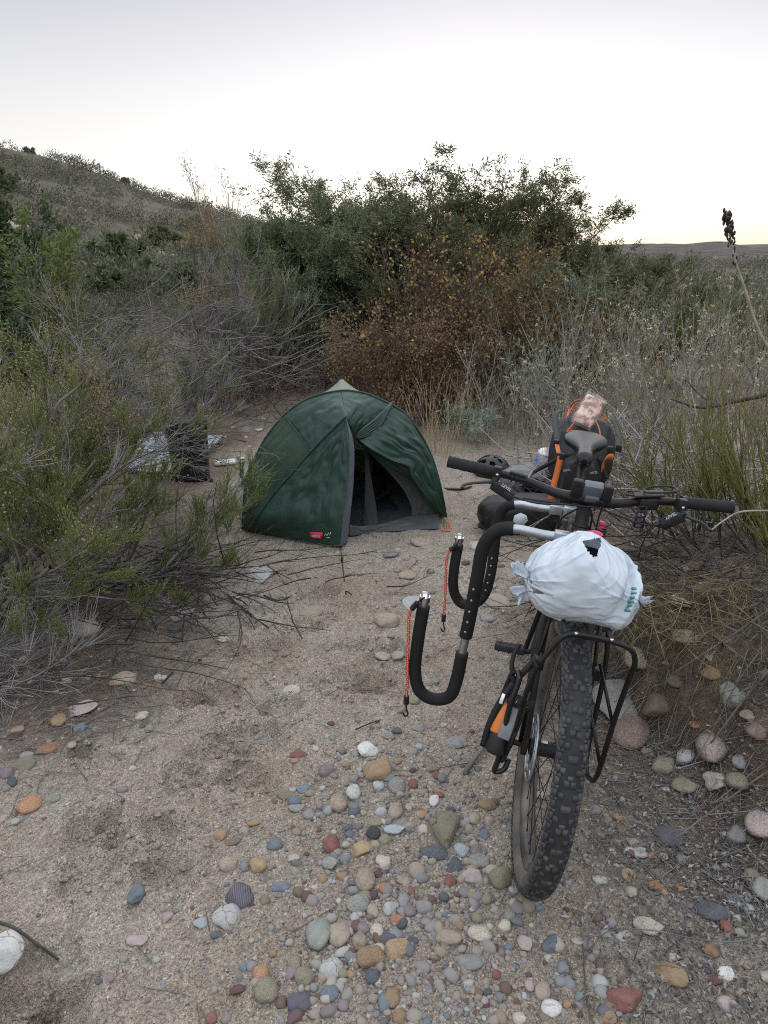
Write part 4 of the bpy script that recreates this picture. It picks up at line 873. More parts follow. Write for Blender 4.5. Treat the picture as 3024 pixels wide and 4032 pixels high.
# ------------------------------------------------------------------ seat pack, snack bag
pk_ = np.array([-1.12, 0, .90])
sp = empty('seat_pack', b2w(pk_), 'black roll-top seat pack strapped behind the saddle, orange cord on top', 'bike bag')
sp.matrix_world = Matrix([[*BM[0], b2w(pk_)[0]], [*BM[1], b2w(pk_)[1]], [*BM[2], b2w(pk_)[2]], [0, 0, 0, 1]])
G = []
for t in np.linspace(0, 1, 40):
    x = -.955 - .40 * t; hw = .058 + .062 * sst(.12, .62, t); z1 = .890 + .090 * sst(.15, .75, t) + .025 * t; z0 = .715 + .035 * t; e = max(.02, min(1, (t + .004) / .05, (1.004 - t) / .06)) ** .5
    hw *= e; zc = (z0 + z1) / 2; hh = (z1 - z0) / 2 * e; row = []
    for a in np.linspace(0, 2 * np.pi, 56):
        ca, sa = np.sign(math.cos(a)) * abs(math.cos(a)) ** .7, np.sign(math.sin(a)) * abs(math.sin(a)) ** .8
        k = 1 + .07 * float(vn(a * 2.0, t * 9, 1, 3)) + .09 * abs(float(vn(a * 1.5 + t * 6, t * 18, 1, 4)))
        row.append((x, hw * ca * k, zc + hh * sa * k))
    G.append(row)
m = MB(); G = np.array(G); G[:, -1] = G[:, 0]; m.grid(G - pk_).build('pack_body', packm, sp)
def ribbon(m, pts, wv, k=8):
    Q = crv(pts, k); wv = np.asarray(wv, float); m.grid(np.stack([Q - wv, Q + wv], 1)); return m
S_ = lambda a, b, x: hx(a, b, x) - pk_
m = MB(); ribbon(m, [S_(2250, 1785, -.93), S_(2215, 1800, -.94), S_(2165, 1825, -.92), S_(2120, 1848, -.90), S_(2095, 1865, -.90)], [0, .003, .011]); m.build('black_strap', strapb, sp, solid=.002); m = MB(); ribbon(m, [S_(2195, 1740, -1.02), S_(2186, 1640, -1.22), S_(2210, 1615, -1.3)], [0, .012, 0]); m.build('black_strap', strapb, sp, solid=.002); m = MB(); ribbon(m, [S_(2435, 1770, -1.0), S_(2432, 1690, -1.2), S_(2415, 1650, -1.3)], [0, .012, 0]); m.build('black_strap', strapb, sp, solid=.002); m = MB(); ribbon(m, [S_(2360, 1805, -.93), S_(2375, 1850, -.93), S_(2388, 1885, -.93)], [.002, .010, 0]); m.build('black_strap', strapb, sp, solid=.002)
m = MB()
for a, b in ((2191, 1745), (2213, 1798), (2402, 1772), (2437, 1765)): m = MB(); m.box(S_(a, b, -.93 if a > 2200 and a < 2430 else -1.0), .008, .010, .013, None, .003).build('buckle', plast, sp)
m = MB(); ribbon(m, [S_(2208, 1795, -.925), S_(2200, 1830, -.92), S_(2188, 1880, -.91), S_(2176, 1925, -.90), S_(2168, 1968, -.90)], [0, .0105, .002]); m.build('orange_strap', strapo, sp, solid=.0018); m = MB(); ribbon(m, [S_(2193, 1750, -.99), S_(2200, 1785, -.95)], [0, .008, 0]); m.build('orange_strap', strapo, sp, solid=.0018); m = MB(); ribbon(m, [S_(2372, 1852, -.925), S_(2375, 1822, -.91), S_(2390, 1800, -.90), S_(2408, 1798, -.91), S_(2413, 1806, -.93)], [0, .003, .010]); m.build('orange_strap', strapo, sp, solid=.0018)
m = MB(); xs = -1.25
def top(px_, py_):   # point on the upper surface of the pack
    best = None
    for x in np.linspace(-1.0, -1.34, 60):
        P = hx(px_, py_, x); t = (-.955 - x) / .40; z1 = .890 + .090 * sst(.15, .75, t) + .025 * t
        hw = .058 + .062 * sst(.12, .62, t); zz = (.715 + .035 * t + z1) / 2 + (z1 - .715 - .035 * t) / 2 * max(0, 1 - min(1, abs(P[1]) / hw) ** 2.6) ** .45
        if P[2] <= zz + .008: best = P; break
    return (best if best is not None else hx(px_, py_, -1.3)) - pk_ + [0, 0, .006]
for path in ([(2228, 1715), (2250, 1690), (2275, 1655), (2305, 1638), (2350, 1648), (2388, 1672), (2388, 1666), (2345, 1625), (2305, 1612), (2260, 1630)], [(2228, 1715), (2255, 1712), (2290, 1713), (2320, 1719)], [(2310, 1640), (2340, 1670), (2355, 1700), (2361, 1730)], [(2228, 1660), (2240, 1625), (2262, 1595), (2290, 1588), (2304, 1606)], [(2232, 1655), (2250, 1620), (2272, 1602), (2300, 1608)], [(2262, 1640), (2290, 1634), (2330, 1644)]):
    m.tube(crv([top(a, b) + [.004, 0, .010] for a, b in path], 6), .0026, 7)
m.build('orange_cord', cordm, sp)
m = MB(); c = top(2302, 1612) + [.01, 0, .012]; m.box(c, .009, .009, .012, None, .004); m.build('cord_lock', plast, sp)
for px_, py_ in ((2233, 1850), (2338, 1860)):
    P = hx(px_, py_, -.945) - pk_
    try: text_mesh('ORTL', .011, 'pack_lettering', whitet, sp, P + [.006, 0, 0], hx(px_ + 20, py_ - 3, -.945) - hx(px_, py_, -.945), [0, 0, 1])
    except Exception as ex: print('text', ex)
c = (top(2282, 1690) + top(2350, 1580)) / 2; ex = top(2350, 1575) - top(2282, 1695)
snm = mat('nut_mix', (.20, .065, .035), .3, (.60, .42, .32), 38, lo=.42, hi=.62, detail=2, bump=.5, bscale=60)
def pillow(L, w, h, seed, n=44):
    u = np.linspace(-1, 1, n); U, Vv = np.meshgrid(u, u, indexing='ij'); prof = ((1 - U ** 6) * (1 - Vv ** 4)) ** .6; pinch = 1 - .14 * (1 - np.abs(Vv)) * 0 - .10 * np.abs(U) ** 8
    wr = .10 * fbm(U * 3 + seed, Vv * 3, 1.2, 3, seed)
    T_ = np.stack([U * L / 2, Vv * w / 2 * pinch * (1 + .05 * np.sin(U * 9)), h / 2 * prof * (1 + wr * 3) + .004 * wr], -1); B_ = T_.copy(); B_[..., 2] = -h / 2 * prof * .8 + .004 * wr - .0003; return T_, B_
def place_pillow(m, c, X, up, L, w, h, seed):
    X = nrm(X); Z = nrm(up - X * (up @ X)); Y = np.cross(Z, X); A = np.stack([X, Y, Z], 1)
    for Gd in pillow(L, w, h, seed): m.grid(Gd @ A.T + c)
snack = tag(empty('snack_bag', b2w(pk_ + c)), 'clear bag of reddish brown nuts held under the orange cord', 'snack bag')
snack.matrix_world = Matrix([[*BM[0], b2w(pk_ + c)[0]], [*BM[1], b2w(pk_ + c)[1]], [*BM[2], b2w(pk_ + c)[2]], [0, 0, 0, 1]])
exx = np.linalg.norm(ex); m = MB(); place_pillow(m, np.array([0, 0, .010]), ex, np.array([.75, .1, .6]), min(exx, .24) * .86, .078, .034, 5); m.build('nuts', snm, snack)
film = mat('clear_film', (.7, .62, .60), .12, spec=.8); nf = film.node_tree; tr = nf.nodes.new('ShaderNodeBsdfTransparent'); mx = nf.nodes.new('ShaderNodeMixShader'); mx.inputs[0].default_value = .13
nf.links.new(tr.outputs[0], mx.inputs[1]); nf.links.new(nf.nodes['Principled BSDF'].outputs[0], mx.inputs[2]); nf.links.new(mx.outputs[0], nf.nodes['Material Output'].inputs[0])
m = MB(); place_pillow(m, np.array([0, 0, .011]), ex, np.array([.75, .1, .6]), min(exx, .24), .088, .038, 6); m.build('wrapper', film, snack)

# ------------------------------------------------------------------ tent
flym = mat('green_ripstop', (.020, .048, .034), .42, (.024, .054, .040), 6, bump=.3, bscale=22, trans=.12, spec=.35)
flyd = mat('green_ripstop_panel', (.018, .044, .020), .45, (.020, .048, .024), 5, bump=.22, bscale=18, trans=.14, spec=.35)
palef = mat('pale_green_fabric', (.24, .27, .22), .6, bump=.1, bscale=9, trans=.3)
innerm = mat('dark_inner_fabric', (.022, .023, .024), .8, (.03, .03, .03), 9, bump=.2, bscale=12)
floorm = mat('grey_floor_fabric', (.050, .052, .055), .65, (.065, .066, .068), 8, bump=.25, bscale=10)
zipm = mat('grey_zip_tape', (.085, .09, .105), .7, bump=.2, bscale=30)
T0 = gp(1340, 2120); tent = empty('tent', T0, 'small dark green dome tent with one door flap tied open', 'tent')
def TP(L): return np.array([pd(a, b, D) for a, b, D in L])
def patch(c0, c1, n=70, m=50, bulge=0, wr=0.006, seed=0, ws=(14, 5), prof=1.0):
    A = resample(crv(c0, 8), n); Bc = resample(crv(c1, 8), n); t = np.linspace(0, 1, m)[None, :, None]
    G = A[:, None] * (1 - t) + Bc[:, None] * t
    du = np.gradient(G, axis=0); dv = np.gradient(G, axis=1); N_ = nrm(np.cross(du, dv)); flip = np.sign(((CAM - G) * N_).sum(-1).mean()) or 1; N_ = N_ * flip
    u = np.linspace(0, 1, n)[:, None]; v = np.linspace(0, 1, m)[None]
    edge = (np.sin(np.pi * u) * np.sin(np.pi * v)) ** .5
    d = bulge * np.sin(np.pi * v) ** prof * np.sin(np.pi * u) ** .7
    d = d + edge * wr * (1.4 * (np.abs(vn(u * ws[0] + v * 2, v * ws[1] - u * 2, 1, seed)) * 2 - .5) + .7 * fbm(u * ws[0] * .6 - v * 3, v * ws[1] * 1.4 + u, 1.3, 3, seed + 3))
    return G + N_ * d[..., None]
def tpart(name, grids, m, parent=tent, solid=.0012):
    b = MB()
    for g in grids: b.grid(g - (T0 if parent is tent else T0))
    return b.build(name, m, parent, solid=solid)
bl = gp(972, 2098); br = gp(1755, 2048)
hoop = [(955, 2082, bl[1] + .05), (962, 1955, 4.44), (975, 1872, 4.49), (1006, 1799, 4.53), (1052, 1716, 4.56), (1118, 1636, 4.60), (1178, 1590, 4.62), (1243, 1559, 4.63), (1341, 1539, 4.63), (1410, 1544, 4.63), (1473, 1562, 4.63), (1587, 1622, 4.61), (1650, 1700, 4.59), (1702, 1805, 4.57), (1735, 1920, 4.53), (1757, 2036, br[1])]
H = TP(hoop); Hc = crv(H, 10)
A_ = pd(1362, 1641, 4.33); Fz = pd(1341, 2153, gp(1341, 2160)[1] - .0)
seam = [A_, pd(1249, 1753, 4.34), pd(1160, 1853, 4.33), pd(1077, 1948, 4.31), pd(1010, 2040, 4.28), gp(972, 2098) + [0, 0, .01]]
iTop = 80; iSp = 50; Pd = pd(1398, 1720, 4.40)
sm_ = resample(crv(seam, 12), 100)
tpart('fly_panel', [patch(Hc[:iSp + 1][::-1], sm_[30:], 70, 46, .04, .010, 1, (5, 9))], flyd)
tpart('fly_cap', [patch(Hc[iSp:iTop + 1][::-1], sm_[:31], 50, 40, .02, .012, 21, (5, 6))], flym)
b = MB(); b.tube(crv([Hc[iSp], Hc[iSp] * .5 + sm_[30] * .5 + [.0, -.035, .02], sm_[30]], 12) - T0, .0045, 6); b.build('panel_seam', flym, tent)
capL = [A_ + (pd(1362, 1641, 4.33) - A_), pd(1372, 1655, 4.34), Pd]
iR = 108
tpart('fly_cap', [patch(Hc[iTop:iR], [A_, A_ + (Pd - A_) * .5, Pd], 50, 40, .02, .008, 2, (7, 5))], flym)
zipc = [A_, pd(1376, 1740, 4.25), pd(1372, 1900, 4.18), pd(1352, 2040, 4.11), Fz]
door = tpart('door_panel', [patch(seam, zipc, 90, 70, .014, .014, 4, (9, 11))], flym)
tpart('zip_strip', [patch(zipc, [A_ + [.002, -.004, 0], pd(1393, 1750, 4.27), pd(1392, 1900, 4.22), pd(1378, 2040, 4.16), pd(1366, 2140, 4.13)], 60, 8, -.004, .006, 5, (12, 2))], zipm)
rib = MB()
rib.tube(crv(seam, 12) - T0 + [0, -.004, .004], .006, 6); rib.build('seam_ridge', flym, tent)
pole = MB(); pole.tube(Hc - T0 + nrm(Hc - Hc.mean(0)) * .002, .0065, 8); pole.build('pole_sleeve', flym, tent)
fold = [Pd, pd(1455, 1765, 4.34), pd(1540, 1812, 4.36), pd(1608, 1838, 4.36), pd(1622, 1880, 4.36), pd(1690, 1970, 4.40), pd(1750, 2034, br[1] - .03)]
outer = list(Hc[iR - 1:][::1])
tpart('tied_back_flap', [patch(outer, fold, 100, 70, .05, .026, 7, (7, 11))], flym)
tpart('tied_back_flap_hem', [patch(fold, TP([(1402, 1728, 4.42), (1450, 1780, 4.40), (1530, 1835, 4.42), (1590, 1872, 4.43), (1640, 1925, 4.44), (1695, 2000, 4.45), (1745, 2034, br[1])]), 60, 14, -.01, .008, 8, (14, 3))], flym)
b = MB()
for k in range(5):
    o_ = np.array([.0, -.006, .004]) * k; b.tube(crv([pd(1543 - 3 * k, 1588 + 5 * k, 4.58 - .012 * k), pd(1480 + 3 * k, 1650 + 8 * k, 4.46), pd(1430 + 2 * k, 1690 + 7 * k, 4.40), pd(1398, 1722, 4.385)], 8) - T0, [.010] * 24 + [.007], 7)
b.build('gathered_fold', mat('green_ripstop_dark', (.016, .038, .028), .45), tent)
# rear of the fly and its raised second arch
rear = TP([(928, 2035, 5.1), (965, 1915, 5.15), (1060, 1790, 5.2), (1190, 1640, 5.2), (1285, 1545, 5.2), (1328, 1508, 5.2), (1345, 1491, 5.2), (1364, 1506, 5.2), (1405, 1540, 5.2), (1490, 1610, 5.2), (1620, 1790, 5.2), (1680, 1930, 5.15), (1700, 2000, 5.1)])
rear[0, 2] = rear[-1, 2] = .02
tail = TP([(1000, 1960, 6.4), (1060, 1900, 6.4), (1130, 1850, 6.4), (1200, 1800, 6.4), (1280, 1770, 6.4), (1340, 1760, 6.4), (1400, 1770, 6.4), (1470, 1800, 6.4), (1530, 1850, 6.4), (1580, 1900, 6.4), (1600, 1940, 6.4)]); tail[0, 2] = tail[-1, 2] = .03
tpart('rear_fly', [patch(Hc + [0, .02, -.006], crv(rear, 8), 90, 24, 0, .006, 9), patch(crv(rear, 8), crv(tail, 8), 90, 24, 0, .006, 10)], palef)
# inner tent
inn = MB()
open_c = TP([(1408, 1738, 4.56), (1470, 1800, 4.56), (1540, 1870, 4.55), (1598, 1945, 4.53), (1622, 2012, 4.51), (1605, 2045, 4.49), (1555, 2066, 4.47), (1495, 2084, 4.46)])
wall_c = TP([(1450, 1740, 4.58), (1530, 1780, 4.58), (1610, 1850, 4.57), (1675, 1935, 4.55), (1710, 2010, 4.53), (1724, 2050, 4.5), (1726, 2062, 4.48), (1727, 2072, 4.47)])
tpart('inner_wall', [patch(open_c, wall_c, 60, 24, .0, .006, 12)], mat('grey_mesh_fabric', (.060, .063, .062), .8, (.075, .078, .075), 10))
tpart('inner_wall', [patch(TP([(1395, 1740, 4.52), (1385, 1900, 4.45), (1378, 2105, 4.36)]), TP([(1080, 1760, 4.66), (1030, 1950, 4.6), (1000, 2085, 4.5)]), 40, 20, 0, .006, 13)], innerm)
g0 = gp(1375, 2112); g1 = gp(1497, 2096); g2 = gp(1729, 2082)
lip = [g0, g1, gp(1620, 2088), g2]
tpart('floor_tub', [patch(lip, [g0 + [0, .02, .055], g1 + [0, .02, .045], pd(1622, 2030, 4.47), pd(1727, 2022, 4.50)], 60, 14, .004, .007, 14, (10, 3)), patch(lip, TP([(1380, 2000, 5.3), (1450, 2000, 5.3), (1520, 2000, 5.3), (1600, 2000, 5.3)]) * [1, 1, 0] + [0, 0, .075], 30, 10, 0, .004, 15)], floorm)
tpart('dark_back_sheet', [patch(crv(rear, 8)[:54] * [1, 1, .97] + [.02, -.08, -.02], [gp(960, 2050) + [0, .8, 0], gp(1200, 2050) + [0, .8, 0], gp(1395, 2050) + [0, .7, 0]], 50, 10, 0, .003, 16), patch(crv(rear, 8)[60:] * [1, 1, .96] + [-.03, -.08, -.02], [gp(1455, 2050) + [0, .7, .25], gp(1500, 2050) + [0, .75, 0], gp(1640, 2050) + [0, .75, 0]], 50, 10, 0, .003, 17)], innerm)  # black sheets added behind the door so the tent interior stays dark
tpart('inner_door', [patch(TP([(1432, 1745, 4.50), (1438, 1850, 4.45), (1435, 1980, 4.40), (1432, 2105, 4.33)]), TP([(1441, 1745, 4.50), (1462, 1880, 4.45), (1482, 2000, 4.40), (1496, 2104, 4.33)]), 50, 16, .012, .010, 18, (4, 9)), patch(TP([(1432, 2085, 4.335), (1462, 2092, 4.32), (1496, 2096, 4.33)]), TP([(1370, 2108, 4.34), (1440, 2112, 4.30), (1497, 2106, 4.32)]), 20, 6, .006, .004, 19)], innerm)
# label
c = [pd(1225, 2094, 4.0), pd(1270, 2090, 4.0)]
def on_door(px, py):
    V = np.array([v.co[:] for v in door.data.vertices]) + T0; d = nrm(ray(px, py)); rel = V - CAM; al = rel @ d; pe = np.linalg.norm(rel - al[:, None] * d, axis=1); i = np.argsort(pe)[:4]; return CAM + d * (al[i].mean() - .008)
q = [on_door(a, b) for a, b in ((1222, 2094), (1271, 2097), (1268, 2123), (1218, 2120))]
b = MB(); b.grid([[q[0] - T0, q[1] - T0], [q[3] - T0, q[2] - T0]]); lab = b.build('red_label', mat('red_label', (.50, .03, .04), .6), tent, solid=.001)
mid = sum(q) / 4 - T0; Xd = q[1] - q[0]; Yd = q[0] - q[3]
text_mesh('alpkit', .026, 'label_lettering', whitet, lab, mid + nrm(np.cross(Xd, Yd)) * .004 - Yd * .03, Xd, Yd, shear=.15)
b = MB(); b.tube(np.array([on_door(x, y) for x, y in ((1276, 2110), (1282, 2102), (1288, 2110), (1293, 2098), (1299, 2108), (1302, 2095))]) - T0, .0018, 5); b.tube(np.array([on_door(x, y) for x, y in ((1286, 2118), (1298, 2117))]) - T0, .0022, 5); b.build('mountain_print', whitet, tent)
gl = MB(); p0 = Fz; p1 = gp(1362, 2338); gl.tube(crv([p0, p0 * .5 + p1 * .5 + [0, 0, -.01], p1 + [0, 0, .004]], 8) - T0, .0022, 6); m_ = p0 * .7 + p1 * .3; gl.tube([m_ - T0 + [0, 0, -.02], m_ - T0 + [0, 0, .012]], .006, 6); gl.build('guy_line', plast, tent)
gl = MB(); e = H[-1]
for k in range(3): gl.tube(crv([e, e * .5 + (gp(1755 + 9 * k, 2088) + [0, 0, .01]) * .5 + [.004 * k, 0, 0], gp(1752 + 10 * k, 2092)], 5) - T0, .003, 6)
gl.build('peg_loop', cordm, tent)
pg = MB(); p = gp(1362, 2342); pg.tube([p + [0, .01, -.06], p + [0, 0, .02], p + [.012, -.012, .022], p + [.03, -.016, .006]], .0035, 6); pgo = pg.build('tent_peg', plast); tag(pgo, 'dark bent tent peg in the sand at the end of the front guy line', 'tent peg')
pg = MB(); p = gp(1740, 2096); pg.tube([p + [0, .01, -.06], p + [0, 0, .012], p + [.05, -.012, .010]], .004, 6); tag(pg.build('tent_peg', mat('orange_peg', (.4, .1, .04), .5)), 'orange tent peg at the right corner of the tent', 'tent peg')
# bedding
def lump(name, c, sx, sy, sz, m, seed, amp=.18, parent=None):
    V, Q = blob(80, 50); V = np.stack([sell(V[:, 0], .8), sell(V[:, 1], .8), sell(V[:, 2], .8)], 1)
    V = V * (1 + amp * fbm(V[:, 0] * 2 + seed, V[:, 1] * 2 + V[:, 2], 1.2, 3, seed)[:, None] - .08 * np.abs(np.sin(V[:, 1] * 7 + V[:, 0] * 2))[:, None] * (amp > .1)); b = MB(); b.add(V * [sx, sy, sz] + (c if parent is None else 0), Q); return b.build(name, m, parent)
quilt = lump('sleeping_bag', pd(1500, 2010, 4.95), .30, .48, .12, mat('dark_blue_quilt', (.010, .022, .034), .5, (.013, .03, .045), 8, bump=.3, bscale=12), 3); tag(quilt, 'dark blue sleeping bag heaped inside the tent door', 'sleeping bag')
lump('stuff_sack', pd(1395, 1945, 5.0), .22, .14, .17, mat('black_stuff_sack', (.008, .008, .009), .7), 8); tag(bpy.data.objects['stuff_sack'], 'black lumpy sack in the dark of the tent behind the sleeping bag', 'sack')

# ------------------------------------------------------------------ gear on the ground
p = gp(757, 1888); pn = empty('pannier_bag', p, 'tall black roll-top pannier standing open behind the left bush', 'pannier')
b = MB(); G = []
for t in np.linspace(0, 1, 22):
    w = .125 + .016 * t; d = .085 + .02 * t; row = []
    for a in np.linspace(0, 2 * np.pi, 49):
        ca, sa = np.sign(math.cos(a)) * abs(math.cos(a)) ** .35, np.sign(math.sin(a)) * abs(math.sin(a)) ** .35; k = 1 + .06 * float(vn(a * 2, t * 5, 1, 8))
        row.append((w * ca * k, d * sa * k, .43 * t + (.012 * math.sin(3 * a) if t > .95 else 0)))
    G.append(row)
b.grid(G); b.grid([[(x * .97, y * .97, .006) for x, y, z in G[0]], [(0, 0, .006)] * 49]); b.build('bag_body', packm, pn, solid=.003)
b = MB(); b.box((.0, -.108, .34), .06, .012, .010, None, .003); b.box((0.02, -.104, .30), .07, .006, .05, None, .004); b.build('hook_rail', plast, pn)
b = MB(); ribbon(b, [(.12, -.03, .40), (.142, -.05, .2), (.14, -.06, .06), (.16, -.08, .02)], [0, .012, 0]); b.box((.165, -.085, .012), .012, .010, .012, None, .003); b.build('side_strap', strapb, pn, solid=.002)
b = MB(); c0 = gp(585, 1880); G = []
for u in np.linspace(-1, 1, 50):
    G.append([(c0[0] + .33 * u + .10 * v + .03 * vn(u * 3, v * 3, 1, 2), c0[1] + .62 * v + .5 - .1 * u, .018 + .035 * abs(float(fbm(u * 2.2 + 1, v * 3, 1.3, 3, 14))) + .012 * math.sin(v * 18)) for v in np.linspace(-1, 1, 60)])
b.grid(np.array(G) + [0, 0, zg1(c0[0], c0[1] + .4)]); tag(b.build('sleeping_mat', mat('silver_grey_mat', (.30, .32, .36), .45, (.36, .38, .42), 12, bump=.1, bscale=30), solid=.012), 'silver grey mat spread on the ground behind the left bush', 'mat')
def crumple(name, px, py, s, m, lab, cat, seed, sq=.6, grp=None):
    V, Q = blob(60, 40); V = V * (1 + .35 * fbm(V[:, 0] * 1.4 + seed, V[:, 1] * 1.4 + V[:, 2] * 1.3, 1.6, 4, seed)[:, None]) * [1, .9, sq]
    P = gp(px, py); P[2] = zg1(P[0], P[1]); b = MB(); b.add(V * s + P + [0, 0, s * sq * .7], Q); return tag(b.build(name, m), lab, cat, grp)
wp = mat('white_packaging', (.62, .65, .70), .5, (.50, .52, .56), 9)
crumple('crumpled_wrapper', 545, 1752, .075, wp, 'white crumpled wrapper at the far end of the silver mat', 'wrapper', 2, .7); crumple('crumpled_wrapper', 585, 1795, .07, wp, 'white crumpled wrapper on the silver mat, left of the black pannier', 'wrapper', 5, .6); crumple('crumpled_wrapper', 575, 1838, .09, wp, 'largest white crumpled wrapper on the near half of the silver mat', 'wrapper', 8, .6)
# flat white slab with dark cracks
p = gp(888, 1832); b = MB(); b.box((0, 0, .018), .085, .055, .014, rotm([0, 0, 1], .2), .010, 3); s_ = empty('cracked_slab', (p[0], p[1], zg1(p[0], p[1])), 'flat white slab with dark crack lines right of the black pannier', 'slab'); b.build('slab_body', mat('white_slab', (.55, .54, .52), .6, bump=.1), s_, auto=40)
b = MB()
for L in ([(-.075, .02), (-.02, .01), (.02, -.04)], [(-.02, .01), (.01, .045)], [(.0, -.015), (.07, -.02)]): b.tube([(x, y, .0325) for x, y in L], .0022, 5)
b.build('crack_line', plast, s_)
# helmet behind the left grip
p = gp(1938, 1872); he = empty('helmet', (p[0], p[1], zg1(p[0], p[1])), 'black vented cycling helmet lying on the sand beyond the left grip', 'helmet')
V, Q = blob(72, 48); sel = V[Q].mean(1)[:, 2] > -.28; th = np.arctan2(V[:, 1], V[:, 0])
cenv = V[Q].mean(1); vent = (np.abs(np.sin(cenv[:, 1] * 6.5)) > .78) & (np.abs(np.sin(cenv[:, 0] * 4.2 + .6)) > .5) & (cenv[:, 2] > .12)
b = MB(); b.add(V * [.14, .105, .115] + [0, 0, .04], Q[sel & ~vent]); hs1 = b.build('shell', mat('helmet_black', (.012, .012, .013), .35), he, solid=.014)
b = MB(); b.add(V * [.118, .086, .092] + [0, 0, .04], Q[sel]); b.build('liner', mat('helmet_liner', (.01, .01, .01), .9), he, solid=.004)
b = MB(); b.tube(crv([(.1, -.06, .04), (.02, -.12, .005), (-.06, -.14, .006), (-.10, -.05, .03)], 8), .004, 6); b.build('chin_strap', strapb, he)
he.rotation_euler = (.05, .1, 2.4)
# grey dry bag with fittings, blue packet on it, black pannier lying with a white patch
p = gp(2085, 1968); db = empty('dry_bag', (p[0], p[1], zg1(p[0], p[1])), 'grey dry bag with black mounting rail lying behind the handlebar', 'bike bag')
V, Q = blob(80, 60); V = np.stack([sell(V[:, 0], .6), sell(V[:, 1], .8), sell(V[:, 2], .7)], 1); V[:, 2] *= 1 + .25 * V[:, 0]
V = V * (1 + .08 * fbm(V[:, 0] * 2, V[:, 1] * 2 + V[:, 2], 1.5, 3, 5)[:, None]); b = MB(); b.add(V * [.20, .15, .13] + [0, 0, .12], Q); b.build('bag_body', mat('grey_dry_bag', (.115, .112, .115), .42, (.14, .135, .14), 6, bump=.3, bscale=10), db)
b = MB()
for y in (-.02, .02): b.box((.06, -.12 + y * .9, .20 + y), .075, .008, .010, rotm([0, 1, 0], -.35), .002)
for x in (-.0, .04, .08, .12): b.box((x, -.125, .20 + (x - .06) * .35), .008, .012, .026, rotm([0, 1, 0], -.35), .002)
ribbon(b, [(.05, -.14, .20), (-.02, -.15, .12), (-.05, -.14, .03)], [.012, 0, 0]); b.build('mounting_rail', plast, db)
db.rotation_euler = (0, 0, .1)
b = MB(); P = pd(2150, 1815, db.location[1] - .02); V, Q = blob(50, 40); V = np.stack([sell(V[:, 0], .5), sell(V[:, 1], .5), V[:, 2]], 1) * (1 + .14 * fbm(V[:, 0] * 3, V[:, 1] * 3 + V[:, 2] * 3, 1.2, 3, 7)[:, None])
pm, pnt, pp_ = newmat('blue_food_packet'); vv = pnt.nodes.new('ShaderNodeTexNoise'); vv.inputs['Scale'].default_value = 13; vv.inputs['Detail'].default_value = 2; rr_ = pnt.nodes.new('ShaderNodeValToRGB'); e_ = rr_.color_ramp.elements; e_[0].position = .36; e_[0].color = (.03, .09, .42, 1); e_[1].position = .66; e_[1].color = (.75, .75, .78, 1); k_ = e_.new(.47); k_.color = (.12, .25, .62, 1); k_ = e_.new(.55); k_.color = (.55, .30, .12, 1)
tcn = pnt.nodes.new('ShaderNodeTexCoord'); pnt.links.new(tcn.outputs['Object'], vv.inputs['Vector']); pnt.links.new(vv.outputs['Fac'], rr_.inputs['Fac']); pnt.links.new(rr_.outputs['Color'], pp_.inputs['Base Color']); pp_.inputs['Roughness'].default_value = .2
b.add(V * [.075, .05, .085] + P, Q); tag(b.build('food_packet', pm), 'blue and white shiny food packet on the grey dry bag', 'packet')
p = gp(2030, 2095); pb = empty('pannier_bag', (p[0], p[1], zg1(p[0], p[1])), 'black pannier lying on its side with a white patch, behind the rack arms', 'pannier')
V, Q = blob(80, 60); V = np.stack([sell(V[:, 0], .55), sell(V[:, 1], .6), sell(V[:, 2], .7)], 1); V = V * (1 + .07 * fbm(V[:, 0] * 2, V[:, 1] * 2 + V[:, 2], 1.5, 3, 9)[:, None]); b = MB(); b.add(V * [.25, .14, .11] + [.03, .06, .10], Q); b.build('bag_body', packm, pb)
a = np.linspace(0, 2 * np.pi, 8)[:-1]; b = MB(); b.bm((lambda B_: (bmesh.ops.create_cone(B_, segments=7, radius1=.046, radius2=.044, depth=.006, cap_ends=True), B_)[1])(bmesh.new()), Matrix.Translation((.01, -.088, .115)) @ Matrix.Rotation(R_(78), 4, 'X') @ Matrix.Scale(.85, 4, (0, 1, 0))); b.build('white_patch', mat('white_patch', (.5, .52, .54), .6), pb, smooth=False)
b = MB(); b.box((-.20, -.02, .05), .03, .02, .012, rotm([0, 1, 0], .4), .003); b.box((-.18, -.05, .10), .012, .012, .02, None, .003); b.build('buckle', plast, pb)
p = gp(2105, 2020); bb_ = empty('harness', (p[0], p[1], zg1(p[0], p[1]) + .10), 'tangle of black straps and buckles between dry bag and pannier', 'strap tangle'); b = MB(); rg = np.random.default_rng(8)
for k in range(16): q = rg.normal(0, 1, (4, 3)) * [.09, .06, .035] + [0, 0, .06]; ribbon(b, q, rg.normal(0, .008, 3), 6)
b.build('straps', strapb, bb_, solid=.003); b = MB()
for k in range(9): b.box(rg.normal(0, 1, 3) * [.08, .06, .03] + [0, -.03, .06], .014, .008, .010, rotm(rg.normal(size=3), 1.), .003)
b.build('buckles', plast, bb_)

